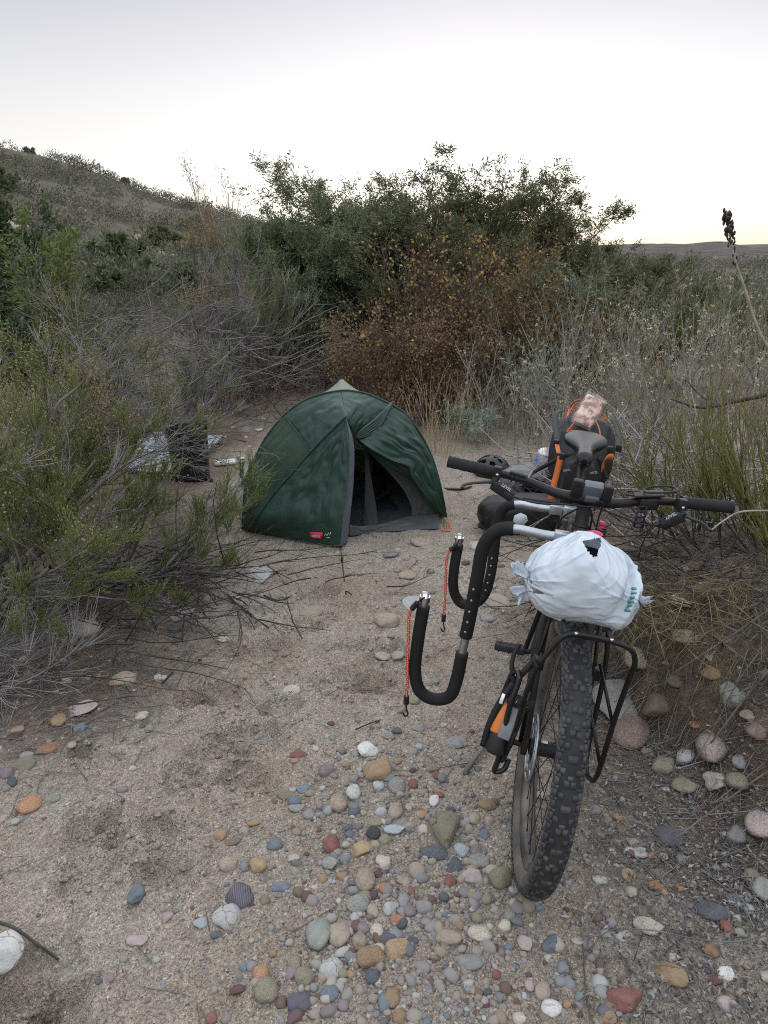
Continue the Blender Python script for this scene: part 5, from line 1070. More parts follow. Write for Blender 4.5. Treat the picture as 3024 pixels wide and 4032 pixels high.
# ------------------------------------------------------------------ vegetation
def turn(D, ang, rg):
    """tilt unit vectors D by ang (array) around random azimuths"""
    r = rg.normal(size=D.shape); r -= D * (r * D).sum(1, keepdims=True); r = nrm(r)
    return nrm(D * np.cos(ang)[:, None] + r * np.sin(ang)[:, None])
def grow(rg, P, D, L, Rr, levels):
    """branch skeleton, level by level. Returns per level (p0, p1, r0, r1, tip positions, tip directions)"""
    P = np.asarray(P, float); D = nrm(np.asarray(D, float)); L = np.asarray(L, float); Rr = np.asarray(Rr, float); out = []
    for li, lv in enumerate(levels):
        n = len(P); m = lv['m']; nodes = [P]; dirs = [D]; d = D; seg = []
        for k in range(m):
            d = d + rg.normal(0, lv.get('w', .1), (n, 3)); d[:, 2] += lv.get('up', 0); d = nrm(d)
            q = nodes[-1] + d * (L / m)[:, None]; tp = lv.get('tp', .6)
            seg.append((nodes[-1], q, Rr * (1 - tp * k / m), Rr * (1 - tp * (k + 1) / m))); nodes.append(q); dirs.append(d)
        out.append(tuple(np.concatenate([s[i] for s in seg]) for i in range(4)) + (nodes[-1], d, np.array(nodes), np.array(dirs)))
        if li + 1 < len(levels):
            nx = levels[li + 1]; c = nx['c']; idx = np.repeat(np.arange(n), c); t = rg.uniform(nx.get('t0', .3), 1, n * c) * m; k = np.minimum(t.astype(int), m - 1); fr_ = (t - k)[:, None]
            Nd = np.array(nodes); Dr = np.array(dirs); pp = Nd[k, idx] * (1 - fr_) + Nd[k + 1, idx] * fr_; dd = Dr[np.minimum(k + 1, m), idx]
            a = rg.uniform(*nx['a'], n * c); nd = turn(dd, a, rg); Ln = L[idx] * rg.uniform(*nx['lr'], n * c) * (1 - nx.get('ts', .3) * t / m); P, D, L, Rr = pp, nd, Ln, np.maximum(Rr[idx] * (1 - .6 * t / m) * nx.get('rr', .6), nx.get('rmin', .0012))
    return out
def prisms(S, sides=3):
    p0, p1, r0, r1 = S[:4]; n = len(p0); t = nrm(p1 - p0); a = np.where(np.abs(t[:, 2:]) > .9, [[1., 0, 0]], [[0, 0, 1.]]); u = nrm(np.cross(t, a)); v = np.cross(t, u)
    th = np.linspace(0, 2 * np.pi, sides, endpoint=False); V = []
    for P, R in ((p0, r0), (p1 + t * (r1 * .6)[:, None], r1)):
        for a in th: V.append(P + (u * math.cos(a) + v * math.sin(a)) * R[:, None])
    V = np.stack(V, 1).reshape(-1, 3); o = (np.arange(n) * 2 * sides)[:, None]
    Q = np.concatenate([np.stack([o[:, 0] + k, o[:, 0] + (k + 1) % sides, o[:, 0] + sides + (k + 1) % sides, o[:, 0] + sides + k], 1) for k in range(sides)])
    return V, Q
def blades(P, D, L, Wd, rg, bend=0.0):
    """leaf-sized diamonds"""
    n = len(P); s = nrm(np.cross(D, rg.normal(size=(n, 3)))); L = np.broadcast_to(L, (n,))[:, None]; Wd = np.broadcast_to(Wd, (n,))[:, None]; nn = np.cross(D, s)
    V = np.stack([P, P + D * L * .45 + s * Wd / 2 + nn * L * bend, P + D * L, P + D * L * .45 - s * Wd / 2 + nn * L * bend], 1).reshape(-1, 3)
    return V, np.arange(4 * n).reshape(n, 4)
def joinVQ(parts):
    V = []; Q = []; n = 0
    for v, q in parts: V.append(v); Q.append(q + n); n += len(v)
    return np.concatenate(V), np.concatenate(Q)
def plant(name, label, cat, base, parts, group=None, rel=True):
    base = np.asarray(base, float); o = empty(name, base, label, cat, group)
    for nm, VQ, m in parts:
        V, Q = VQ if isinstance(VQ, tuple) else joinVQ(VQ)
        link(nm, rawmesh(nm, V - (base if rel else 0), [Q]), m, o)
    return o
def copy_plant(src, base, s, rz, label, group=None):
    c = src.copy(); COL.objects.link(c); c.location = Vector([float(v) for v in base]); c.scale = (s, s, s) if np.isscalar(s) else s; c.rotation_euler = (0, 0, rz); c['label'] = label
    if group: c['group'] = group
    for ch in list(src.children):
        k = ch.copy(); COL.objects.link(k); k.parent = c
    return c
def fan(rg, n, el, az, base, r=0.1):
    e = rg.uniform(*el, n); a = rg.uniform(*az, n); return np.asarray(base) + np.stack([rg.normal(0, r, n), rg.normal(0, r, n), np.zeros(n)], 1), np.stack([np.cos(e) * np.sin(a), np.cos(e) * np.cos(a), np.sin(e)], 1)
def G_(px, py):
    return gm_(px, py)
def at(px, D):          # a point on the ground at depth D under image column px (row from the horizon)
    d = ray(px, 1500); x = CAM[0] + d[0] * D / d[1]; return np.array([x, D, zg1(x, D)])
def hgt(px, py, D): return pd(px, py, D)[2]

barkg = mat('grey_bark', (.085, .073, .066), .9, (.20, .18, .17), 9, spec=.15)
barkd = mat('dark_bark', (.036, .030, .026), .9, (.080, .070, .060), 9, spec=.15)
barkp = mat('pale_dead_twig', (.20, .185, .18), .9, (.36, .335, .325), 9, spec=.15)
barkm = mat('brown_twig', (.07, .048, .038), .9, (.14, .10, .08), 9, spec=.15)
greenb = leafmat('broom_green', [(.085, .105, .035), (.135, .16, .055), (.20, .22, .085), (.11, .13, .045)], .2)
budm = leafmat('pale_bud', [(.24, .23, .10), (.34, .32, .16), (.20, .22, .09)], .2)
seedm = leafmat('tan_seed_head', [(.20, .145, .075), (.28, .21, .12), (.16, .12, .07)], .2)
mesq = leafmat('mesquite_leaf', [(.072, .078, .036), (.105, .112, .052), (.14, .145, .074), (.085, .092, .044)], .3)
mesb = leafmat('bluish_leaf', [(.085, .105, .056), (.115, .14, .075), (.15, .175, .098), (.098, .118, .064)], .3)
orgl = leafmat('autumn_leaf', [(.18, .115, .07), (.22, .14, .075), (.125, .085, .062), (.33, .20, .075), (.15, .10, .07), (.12, .105, .065), (.23, .13, .07)], .25)
darkl = leafmat('dark_broad_leaf', [(.035, .06, .03), (.055, .085, .04), (.08, .11, .05), (.045, .07, .036)], .15, rough=.45)
limel = leafmat('lime_leaf', [(.085, .11, .035), (.12, .15, .045), (.16, .19, .06), (.07, .09, .03)], .3)
amber = leafmat('amber_leaf', [(.24, .15, .065), (.30, .20, .09), (.19, .125, .06), (.26, .18, .095)], .3)
sagel = leafmat('grey_sage_leaf', [(.20, .23, .18), (.26, .29, .23), (.16, .19, .14)], .25)
ephm = leafmat('green_stem', [(.11, .12, .03), (.15, .155, .045), (.08, .09, .03), (.19, .17, .06), (.20, .13, .05)], .1)
drym = leafmat("dry_stem", [(.24, .215, .175), (.33, .295, .24), (.20, .175, .145), (.16, .14, .115)], .15)
strawm = leafmat('straw', [(.36, .27, .14), (.45, .35, .20), (.29, .21, .11)], .2)
flowm = leafmat('dry_flower', [(.42, .35, .22), (.52, .46, .33), (.36, .25, .13), (.58, .54, .44)], .2)
rustl = leafmat('rust_floret', [(.28, .16, .075), (.36, .22, .11), (.22, .13, .07)], .2)

def broom(name, label, base, n, el, az, L, seed, green=.6, dead=.4, group=None, tuft=.11, th=.02, up=.03, gm=None, cat='shrub', c=(6, 5, 8), seeds=.12, w0=.13, greenz=.35):
    rg = np.random.default_rng(seed); P, D = fan(rg, n, el, az, base, .10)
    lv = [dict(m=7, w=w0, up=up, tp=.55), dict(c=c[0], m=5, w=.13, up=.05, a=(.3, .8), lr=(.3, .6), t0=.25, rr=.55, ts=.35), dict(c=c[1], m=4, w=.12, up=.06, a=(.25, .7), lr=(.35, .65), t0=.2, rr=.55, rmin=.0018)]
    S = grow(rg, P, D, L * rg.uniform(.65, 1.1, n), np.full(n, th), lv)
    tw = S[2]; tips, td = tw[4], tw[5]; ntp = len(tips); hrel = (tips[:, 2] - base[2]) / L
    out_ = np.linalg.norm(tips - base, axis=1) / L
    isg = rg.random(ntp) < green * sst(greenz - .25, greenz + .2, np.maximum(hrel, out_ - .45)); isd = ~isg & (rg.random(ntp) < dead)
    def spray(mask, k, ln, spread, up_, m=2, r=.0016):
        if mask.sum() == 0: return None
        Nd, Dr = tw[6][:, mask], tw[7][:, mask]; q = Nd.shape[1]; idx = np.repeat(np.arange(q), k); t = rg.integers(1, 5, q * k); pp = Nd[t, idx] + rg.normal(0, .006, (q * k, 3)); dd = turn(nrm(Dr[t, idx] + [0, 0, up_]), rg.uniform(.05, spread, q * k), rg)
        return grow(rg, pp, dd, ln * rg.uniform(.5, 1.2, q * k), np.full(q * k, r), [dict(m=m, w=.08, up=.06, tp=.4)])[0]
    g = spray(isg, c[2] + 6, tuft, .55, .55); d = spray(isd, c[2], tuft * 1.5, .5, .1, 2, .0015)
    parts = [('branches', [prisms(S[0], 6), prisms(S[1], 4), prisms(tw, 3)], barkg)]
    if d: parts.append(('dead_twigs', prisms(d), barkp))
    if g:
        Nd = g[6]; Dr = g[7]; q = Nd.shape[1]; k = 7; idx = np.repeat(np.arange(q), k); t = rg.random(q * k); i0 = np.minimum((t * 2).astype(int), 1); f_ = (t * 2 - i0)[:, None]; pp = Nd[i0, idx] * (1 - f_) + Nd[i0 + 1, idx] * f_; dd = turn(Dr[i0, idx], rg.uniform(.15, .6, q * k), rg)
        lf = blades(pp, dd, rg.uniform(.012, .024, q * k), rg.uniform(.0028, .0045, q * k), rg)
        parts.append(('green_sprays', [prisms((g[0], g[1], g[2] * .9, g[3] * .9)), lf], gm or greenb))
        bi = rg.random(q) < .25; bp = g[4][bi]; parts.append(('buds', blades(bp, turn(g[5][bi], rg.uniform(0, .5, bi.sum()), rg), .009, .007, rg), budm))
    if seeds:
        sm_ = (rg.random(ntp) < seeds) & (hrel > .5)
        if sm_.sum():
            q = tips[sm_]; k = 70; pp = np.repeat(q, k, 0) + rg.normal(0, .038, (len(q) * k, 3)) + [0, 0, .02]; parts.append(('seed_heads', blades(pp, nrm(rg.normal(size=pp.shape) + [0, 0, .5]), .011, .009, rg), seedm))
    return plant(name, label, cat, base, parts, group)

# left verge: broom bushes
bA = np.array([-1.95, 3.2, zg1(-1.95, 3.2)])
broom('broom_bush', 'large green and grey broom bush filling the left edge, nearest the camera', bA, 16, (R_(8), R_(66)), (R_(20), R_(140)), 1.02, 1, green=.75, dead=.45, th=.017, group='broom bushes on the left', up=.0, tuft=.10, c=(6, 5, 11))
bB = np.array([-2.15, 4.3, zg1(-2.15, 4.3)])
broom('broom_bush', 'grey half dead broom bush behind the nearest one, with tan seed heads on top', bB, 15, (R_(35), R_(75)), (R_(-30), R_(150)), 1.05, 2, green=.42, dead=.75, th=.018, group='broom bushes on the left', seeds=.6, up=.01, c=(6, 5, 10))
bC = np.array([-1.45, 3.6, zg1(-1.45, 3.6)])
broom('broom_bush', 'low sprawling broom bush whose green tips reach towards the tent', bC, 9, (R_(5), R_(42)), (R_(40), R_(115)), .66, 3, green=.75, dead=.3, th=.011, group='broom bushes on the left', seeds=.0, up=.03, c=(4, 3, 11))
bD = np.array([-1.75, 2.62, zg1(-1.75, 2.62)])
broom('broom_bush', 'small tuft of green broom over bleached dead twigs at the lower left edge', bD, 6, (R_(10), R_(60)), (R_(0), R_(130)), .36, 4, green=.35, dead=.9, th=.006, group='broom bushes on the left', seeds=0, c=(4, 4, 7), greenz=.6)
broom('broom_bush', 'upright dark twiggy broom bush left of the mesquite', at(985, 8.8), 18, (R_(58), R_(85)), (0, 6.28), 1.45, 6, green=.35, dead=.4, th=.016, group='broom bushes on the left', seeds=0, c=(6, 4, 6), tuft=.14, up=.03)
broom('broom_bush', 'grey tangled broom bush between the seed heads and the upright twiggy bush', at(650, 6.6), 16, (R_(15), R_(65)), (0, 6.28), .82, 7, green=.25, dead=.8, th=.012, group='broom bushes on the left', seeds=.05, c=(6, 4, 7), tuft=.12)
broom('broom_bush', 'yellow green broom bush low behind the seed heads', at(330, 6.4), 14, (R_(35), R_(80)), (0, 6.28), .95, 8, green=.9, dead=.2, th=.012, group='broom bushes on the left', seeds=.05, c=(6, 4, 8), tuft=.13)

# leafy shrubs and trees
def leafy(name, label, base, n, el, az, L, seed, leaf, bark, cat='shrub', lv=None, leaf_n=8, ll=(.03, .05), lw=.5, th=.03, droop=0.0, group=None, r=.12, parts_=('trunk', 'crown'), side=6, spread=(.3, 1.2), extra=None, jit=.03, keep=None, sq=(1, 1, 1), fit=None):
    rg = np.random.default_rng(seed); P, D = fan(rg, n, el, az, base, r)
    S = grow(rg, P, D, L * rg.uniform(.86, 1.05, n), np.full(n, th), lv); B3 = np.asarray(base); q_ = S[-1][4] - B3
    if fit: sq = (fit[0] / np.percentile(np.abs(q_[:, 0]), 98), fit[1] / np.percentile(np.abs(q_[:, 1]), 98), fit[2] / np.percentile(q_[:, 2], 99.0))
    S = [((a - B3) * sq + B3, (b - B3) * sq + B3, c, d, (e - B3) * sq + B3, f, (g - B3) * sq + B3, h) for a, b, c, d, e, f, g, h in S]; last = S[-1]; Nd, Dr = last[6], last[7]; m = Nd.shape[0] - 1; q = Nd.shape[1]
    idx = np.repeat(np.arange(q), leaf_n); t = rg.uniform(.1, 1, q * leaf_n) * m; k = np.minimum(t.astype(int), m - 1); f_ = (t - k)[:, None]; pp = Nd[k, idx] * (1 - f_) + Nd[k + 1, idx] * f_ + rg.normal(0, jit, (q * leaf_n, 3)); dd = turn(Dr[k + 1, idx], rg.uniform(*spread, q * leaf_n), rg); dd[:, 2] -= droop; dd = nrm(dd)
    if keep is not None: kk = keep(pp, rg); pp, dd = pp[kk], dd[kk]
    ln = rg.uniform(*ll, len(pp)); lf = blades(pp, dd, ln, ln * lw, rg)
    pr = [(parts_[0], [prisms(S[0], side)] + [prisms(s, 4 if i == 0 else 3) for i, s in enumerate(S[1:])], bark), (parts_[1], lf, leaf)]
    if extra: pr += extra(S, rg)
    return plant(name, label, cat, base, pr, group)
TREE = [dict(m=8, w=.09, up=.03, tp=.6), dict(c=10, m=6, w=.13, up=.01, a=(.3, .95), lr=(.35, .7), t0=.2, rr=.5, ts=.1), dict(c=7, m=5, w=.15, up=.01, a=(.3, .9), lr=(.35, .6), t0=.2, rr=.5, rmin=.004), dict(c=6, m=4, w=.15, up=-.02, a=(.3, .9), lr=(.4, .7), t0=.1, rr=.5, rmin=.0025)]
leafy('mesquite_tree', 'large dark feathery mesquite tree against the sky behind the tent', at(1735, 11.5), 19, (R_(28), R_(84)), (0, 6.28), 2.0, 11, mesq, barkd, 'tree', TREE, 40, (.035, .075), .24, .055, .25, r=.35, fit=(2.3, 1.7, 2.55 - at(1735, 11.5)[2]))
leafy('mesquite_tree', 'darkest end of the mesquite thicket, sloping down to the right', at(2180, 11.8), 13, (R_(15), R_(76)), (R_(-10), R_(190)), 1.75, 12, mesq, barkd, 'tree', TREE, 30, (.035, .075), .24, .05, .25, r=.3, fit=(1.85, 1.4, 2.10 - at(2200, 11.8)[2]))
leafy('mesquite_tree', 'bluish green rounded mesquite left of the orange bush, reaching the ground', at(1330, 10.2), 16, (R_(8), R_(80)), (0, 6.28), 1.6, 13, mesb, barkd, 'tree', TREE, 28, (.035, .07), .26, .04, .3, r=.3, fit=(1.15, 1.1, 2.15 - at(1330, 10.2)[2]))
leafy('mesquite_tree', 'grey green low mesquite in the gap right of the orange bush', at(2090, 9.6), 12, (R_(10), R_(72)), (0, 6.28), 1.05, 14, mesb, barkd, 'tree', TREE[:3] + [dict(TREE[3], c=5)], 12, (.05, .10), .24, .03, .3, r=.25)
ORG = [dict(m=8, w=.07, up=.05, tp=.6), dict(c=10, m=6, w=.12, up=.06, a=(.25, .75), lr=(.3, .6), t0=.12, rr=.5), dict(c=8, m=5, w=.14, up=.03, a=(.3, .9), lr=(.35, .6), t0=.15, rr=.5, rmin=.002)]
ob_ = at(1570, 7.4)
leafy('autumn_shrub', 'dense bush of small orange brown leaves right behind the tent', ob_, 26, (R_(30), R_(80)), (0, 6.28), 1.0, 15, orgl, barkm, 'shrub', ORG, 6, (.017, .030), .85, .012, .05, r=.30, parts_=('branches', 'foliage'), fit=(.85, .75, 1.10))
leafy('autumn_shrub', 'taller sparse shrub of dark twigs and scattered yellow leaves behind the dense orange bush', at(1680, 8.3), 18, (R_(45), R_(85)), (0, 6.28), 1.62, 25, leafmat('yellow_autumn_leaf', [(.30, .19, .06), (.40, .26, .08), (.22, .14, .055), (.15, .13, .055), (.30, .16, .055)], .3), barkm, 'shrub', ORG, 1, (.024, .042), .9, .014, .05, r=.35, parts_=('branches', 'foliage'))
ob2 = at(1960, 8.0)
leafy('autumn_shrub', 'sparse taller shrub with yellow green and orange leaves right of the dense orange bush', ob2, 16, (R_(50), R_(85)), (0, 6.28), 1.35, 16, leafmat('mixed_autumn_leaf', [(.11, .10, .035), (.18, .11, .035), (.08, .075, .03), (.26, .15, .04), (.10, .085, .045)], .25), barkm, 'shrub', ORG, 4, (.020, .034), .8, .014, .05, r=.35, parts_=('branches', 'foliage'))
leafy('toyon_shrub', 'dark broad-leaved shrub with red berries at the far left', at(10, 8.2), 14, (R_(25), R_(80)), (0, 6.28), 1.55, 17, darkl, barkd, 'shrub', ORG, 18, (.04, .07), .42, .03, .1, r=.3, parts_=('branches', 'foliage'), fit=(.62, .6, hgt(30, 725, 8.2) - at(10, 8.2)[2]), extra=lambda S, rg: [('berries', blades(S[2][4][::5], nrm(rg.normal(size=S[2][4][::5].shape)), .03, .03, rg), mat('red_berry', (.25, .03, .025), .4))])
leafy('leafy_shrub', 'bright lime green leafy shoots standing above the broom at left', at(262, 6.6), 6, (R_(76), R_(88)), (0, 6.28), 1.35, 18, limel, barkg, 'shrub', [ORG[0], dict(ORG[1], c=8, lr=(.12, .26)), dict(ORG[2], c=5)], 14, (.035, .06), .40, .012, .0, r=.09, parts_=('branches', 'foliage'), fit=(.24, .24, hgt(262, 835, 6.6) - at(262, 6.6)[2]))
leafy('leafy_shrub', 'mid green leafy shrub below the lime green shoots', at(330, 7.4), 12, (R_(35), R_(80)), (0, 6.28), 1.0, 19, darkl, barkg, 'shrub', ORG, 12, (.03, .055), .45, .014, .0, r=.25, parts_=('branches', 'foliage'))
leafy('amber_shrub', 'feathery amber shrub on the slope under the tall bare plant', at(885, 12.0), 12, (R_(55), R_(85)), (0, 6.28), 1.35, 20, amber, barkg, 'shrub', ORG, 12, (.03, .06), .25, .02, .1, r=.2, parts_=('branches', 'foliage'), fit=(.42, .42, hgt(885, 835, 12.0) - at(885, 12.0)[2]), keep=lambda pp, rg: rg.random(len(pp)) < sst(hgt(885, 985, 12.0), hgt(885, 935, 12.0), pp[:, 2]))
leafy('amber_shrub', 'smaller feathery amber shrub lower down beside the upright twiggy bush', at(850, 8.2), 10, (R_(45), R_(80)), (0, 6.28), .85, 22, amber, barkg, 'shrub', ORG, 10, (.025, .05), .25, .016, .1, r=.2, parts_=('branches', 'foliage'), fit=(.36, .36, hgt(850, 1105, 8.2) - at(850, 8.2)[2]), keep=lambda pp, rg: rg.random(len(pp)) < .8 * sst(hgt(850, 1225, 8.2), hgt(850, 1170, 8.2), pp[:, 2]))
# tall bare plant on the skyline
b_ = at(950, 12.5); rg = np.random.default_rng(23); hh = hgt(950, 690, 12.5) - b_[2]; P, D = fan(rg, 7, (R_(72), R_(88)), (0, 6.28), b_, .05)
S = grow(rg, P, D, hh * rg.uniform(.75, 1.02, 7), np.full(7, .014), [dict(m=9, w=.05, up=.03, tp=.6), dict(c=6, m=5, w=.1, up=.06, a=(.25, .6), lr=(.15, .3), t0=.5, rr=.6), dict(c=5, m=3, w=.1, up=.04, a=(.3, .8), lr=(.3, .5), t0=.3, rr=.6, rmin=.003)])
t_ = S[2][4]; pp = np.repeat(t_, 7, 0) + rg.normal(0, .035, (len(t_) * 7, 3)); kk = rg.random(len(pp)) < .55; pp = pp[kk]
plant('tall_bare_plant', 'tall thin bare plant standing up against the sky above the hillside', 'plant', b_, [('stems', [prisms(S[0], 5), prisms(S[1]), prisms(S[2])], drym), ('seed_tufts', blades(pp, nrm(rg.normal(size=pp.shape)), .045, .012, rg), drym)])

# right side: dry weeds with pale flower heads
def weeds(name, label, base, n, L, seed, lean=(0, 0), group='dry weeds on the right', m1=None, fl=.35, r=.18, el=(R_(58), R_(88)), leafn=2, flm=None, th=.006):
    rg = np.random.default_rng(seed); P, D = fan(rg, n, el, (0, 6.28), base, r); D = nrm(D + [lean[0], lean[1], 0])
    S = grow(rg, P, D, L * rg.uniform(.55, 1.08, n), np.full(n, th), [dict(m=8, w=.07, up=.03, tp=.6), dict(c=6, m=4, w=.12, up=.08, a=(.25, .7), lr=(.2, .45), t0=.3, rr=.55, rmin=.0016), dict(c=4, m=3, w=.12, up=.07, a=(.25, .7), lr=(.35, .6), t0=.3, rr=.6, rmin=.0013)])
    parts = [('stems', [prisms(S[0], 4), prisms(S[1]), prisms(S[2])], m1 or drym)]
    tips = S[2][4]; kk = rg.random(len(tips)) < fl * sst(.3, .8, (tips[:, 2] - base[2]) / L); q = tips[kk]
    if len(q):
        pp = np.repeat(q, 6, 0) + rg.normal(0, .007, (len(q) * 6, 3)); parts.append(('flower_heads', blades(pp, nrm(rg.normal(size=pp.shape) + [0, 0, .6]), .013, .011, rg), flm or flowm))
    if leafn:
        Nd = S[1][6]; qn = Nd.shape[1]; idx = np.repeat(np.arange(qn), leafn); k = rg.integers(1, 5, qn * leafn); parts.append(('leaves', blades(Nd[k, idx], turn(S[1][7][k, idx], rg.uniform(.3, 1.2, qn * leafn), rg), rg.uniform(.015, .035, qn * leafn), .006, rg), sagel))
    return plant(name, label, 'weeds', base, parts, group)
wlist = [(2050, 6.6, 0.72, 'thin grey weeds at the foot of the orange bush, left of the seat pack'), (2230, 7.4, 1.08, 'tall pale weeds before the gap in the mesquite'), (2330, 5.8, 0.76, 'grey weeds just behind the seat pack'), (2450, 6.6, 1.04, 'tall weeds with rusty heads right of the seat pack'), (2580, 5.4, 0.94, 'dense grey weeds with cream flower heads, upper right of the saddle'), (2700, 6.4, 1.08, 'tallest weeds below the distant hill'), (2800, 5.0, 0.83, 'grey weeds with rusty heads below the dry stalk'), (2930, 5.8, 0.97, 'pale weeds at the right edge beside the dry stalk'), (3050, 4.9, 0.79, 'weeds cut by the right edge, above the green stems'), (2480, 4.9, 0.58, 'low tangle of grey weeds right beside the seat pack'), (2680, 4.5, 0.54, 'low grey weeds above the green stems'), (2900, 7.6, .85, 'grey weeds filling the gap behind the dry stalk'), (3040, 6.9, .9, 'pale weeds at the right edge, farther back than the others')]
for i, (px, D_, h_, lab) in enumerate(wlist): weeds('weed_plant', lab, at(px, D_), 26, h_ * 1.2, 30 + i, fl=.28 if i in (4, 5, 6) else .14, r=.26, flm=rustl if i in (3, 6) else None, m1=drym)
for i, (px, D_, lab) in enumerate([(2620, 9.0, 'yellow green broom bush under the distant hill, left one of three'), (2830, 11.0, 'yellow green broom bush under the distant hill, middle one of three'), (3000, 9.0, 'yellow green broom bush under the distant hill at the right edge')]):
    broom('broom_bush', lab, at(px, D_), 16, (R_(45), R_(85)), (0, 6.28), .72, 50 + i, green=.9, dead=.2, th=.016, group='broom bushes on the right', seeds=0, c=(6, 5, 6), tuft=.17, gm=limel)
# sage with grey leaves
for i, (px, py, s_, lab) in enumerate([(2090, 1700, .75, 'grey-leaved sage plant left of the seat pack'), (2300, 1560, .95, 'taller grey-leaved sage plant behind the seat pack'), (1850, 1745, .28, 'small silvery sage clump near the left grip')]):
    leafy('sage_plant', lab, G_(px, py), 14, (R_(40), R_(85)), (0, 6.28), s_, 60 + i, sagel, drym, 'plant', [dict(m=6, w=.1, up=.04, tp=.5), dict(c=5, m=4, w=.12, up=.05, a=(.3, .8), lr=(.3, .5), t0=.3, rr=.6, rmin=.002)], 12, (.04, .085), .22, .005, 0, r=.12, parts_=('stems', 'leaves'), group='grey sage plants')
# dead grey twig heaps
def heap(name, label, c, sx, sy, sz, n, L, seed, m, th=.004, dirb=(0, 0, 0), cat='dead twigs', group=None):
    rg = np.random.default_rng(seed); P = np.asarray(c) + rg.normal(0, 1, (n, 3)) * [sx, sy, sz * .5]; P[:, 2] = np.maximum(P[:, 2], [zg1(x, y) + .01 for x, y in P[:, :2]]) ; D = nrm(rg.normal(0, 1, (n, 3)) * [1, 1, .45] + dirb)
    S = grow(rg, P, D, L * rg.uniform(.4, 1.2, n), np.full(n, th), [dict(m=5, w=.10, tp=.6), dict(c=4, m=3, w=.14, a=(.3, .8), lr=(.3, .6), t0=.2, rr=.6, rmin=.0014)])
    return plant(name, label, cat, c, [('twigs', [prisms(S[0], 4), prisms(S[1])], m)], group)
heap('dead_brush', 'heap of bleached grey twigs above the green stems at right', at(2850, 4.0) + [0, 0, .35], .5, .45, .2, 130, .65, 71, barkp, .005, group='dead brush on the right')
heap('dead_brush', 'grey twig heap right behind the seat pack', at(2520, 5.3) + [0, 0, .2], .4, .4, .15, 110, .5, 72, barkp, .0035, group='dead brush on the right')
heap('dead_brush', 'dark twig tangle lying over the bank right of the white bag', np.array([1.15, 2.75, .46]), .28, .16, .06, 90, .42, 73, barkd, .0035, (-.6, 0, .0), group='dead brush on the right')
heap('dead_brush', 'straw brown dry grass overhanging the top of the bank', np.array([1.22, 2.42, .44]), .26, .10, .08, 170, .30, 174, leafmat('overhang_straw', [(.16, .12, .06), (.22, .17, .09), (.11, .085, .05), (.13, .125, .05)], 0), .0018, (-.25, -.5, -.25), group='dead brush on the right')
heap('dead_brush', 'grey brown twigs hanging down the bank at the right edge', np.array([1.55, 2.15, .36]), .20, .22, .12, 170, .40, 74, barkg, .0026, (-.4, -.4, -.2), group='dead brush on the right')
heap('dead_brush', 'tangle of bare grey twigs arching over the top of the left bushes', pd(560, 1370, 4.6), .38, .3, .26, 150, .55, 175, barkg, .0032, (.8, -.1, .25), group='dead brush on the left')
heap('dead_brush', 'bare grey twigs in front of the black pannier and silver mat', pd(560, 1740, 4.3), .30, .2, .22, 90, .42, 176, barkg, .0026, (.9, -.1, .2), group='dead brush on the left')
heap('dead_brush', 'dark fallen twigs under the broom at left', np.array([-1.25, 3.35, zg1(-1.25, 3.35) + .08]), .40, .30, .05, 150, .55, 75, barkd, .004, (.8, -.1, .1), group='dead brush on the left')
heap('dead_brush', 'bleached grass-like twigs at the lower left edge', np.array([-1.62, 2.62, zg1(-1.62, 2.62) + .05]), .13, .10, .04, 120, .22, 76, barkp, .0018, (.2, -.5, .1), group='dead brush on the left')
heap('dead_brush', 'brown brush under the orange bush behind the tent', at(1700, 7.2) + [0, 0, .12], .9, .35, .12, 160, .55, 77, barkm, .004, (0, 0, .6), group='dead brush behind the tent')
heap('dead_brush', 'grey brown brush under the upright twiggy bush', at(1020, 8.0) + [0, 0, .15], .6, .4, .15, 150, .7, 78, barkm, .005, (0, 0, .8), group='dead brush behind the tent')
# green stemmed bush on the bank
def stems(name, label, base, n, L, seed, lean, el=(R_(50), R_(85)), r=.12, m1=None, az=(0, 6.28), cat='bush', th=.0042, group='green stemmed bushes on the bank'):
    rg = np.random.default_rng(seed); P, D = fan(rg, n, el, az, base, r); D = nrm(D + np.array(lean))
    S = grow(rg, P, D, L * rg.uniform(.5, 1.1, n), np.full(n, th), [dict(m=7, w=.045, up=.04, tp=.5), dict(c=5, m=4, w=.04, up=.05, a=(.12, .38), lr=(.3, .55), t0=.15, rr=.75, rmin=.0017), dict(c=3, m=3, w=.04, up=.04, a=(.12, .35), lr=(.4, .7), t0=.2, rr=.8, rmin=.0014)])
    low = S[0]; k = len(low[0]) * 3 // 7
    return plant(name, label, cat, base, [('woody_base', prisms(tuple(a[:k] for a in low[:4]), 5), barkd), ('green_stems', [prisms(tuple(a[k:] for a in low[:4]), 4), prisms(S[1]), prisms(S[2])], m1 or ephm)], group)
eb = np.array([1.62, 2.75, zg1(1.62, 2.75)])
stems('ephedra_bush', 'green stemmed bush leaning over the bank beside the right grip', eb, 70, .62, 81, (-.32, -.05, 0), r=.16)
stems('ephedra_bush', 'green stemmed bush behind the right grip, spreading towards the seat pack', np.array([1.55, 3.35, zg1(1.55, 3.35)]), 60, .60, 82, (-.28, -.1, 0), r=.2)
stems('ephedra_bush', 'olive brown stemmed bush at the right edge below the right grip', np.array([1.75, 2.35, zg1(1.75, 2.35)]), 45, .5, 83, (-.35, -.2, -.1), el=(R_(20), R_(80)), r=.14)
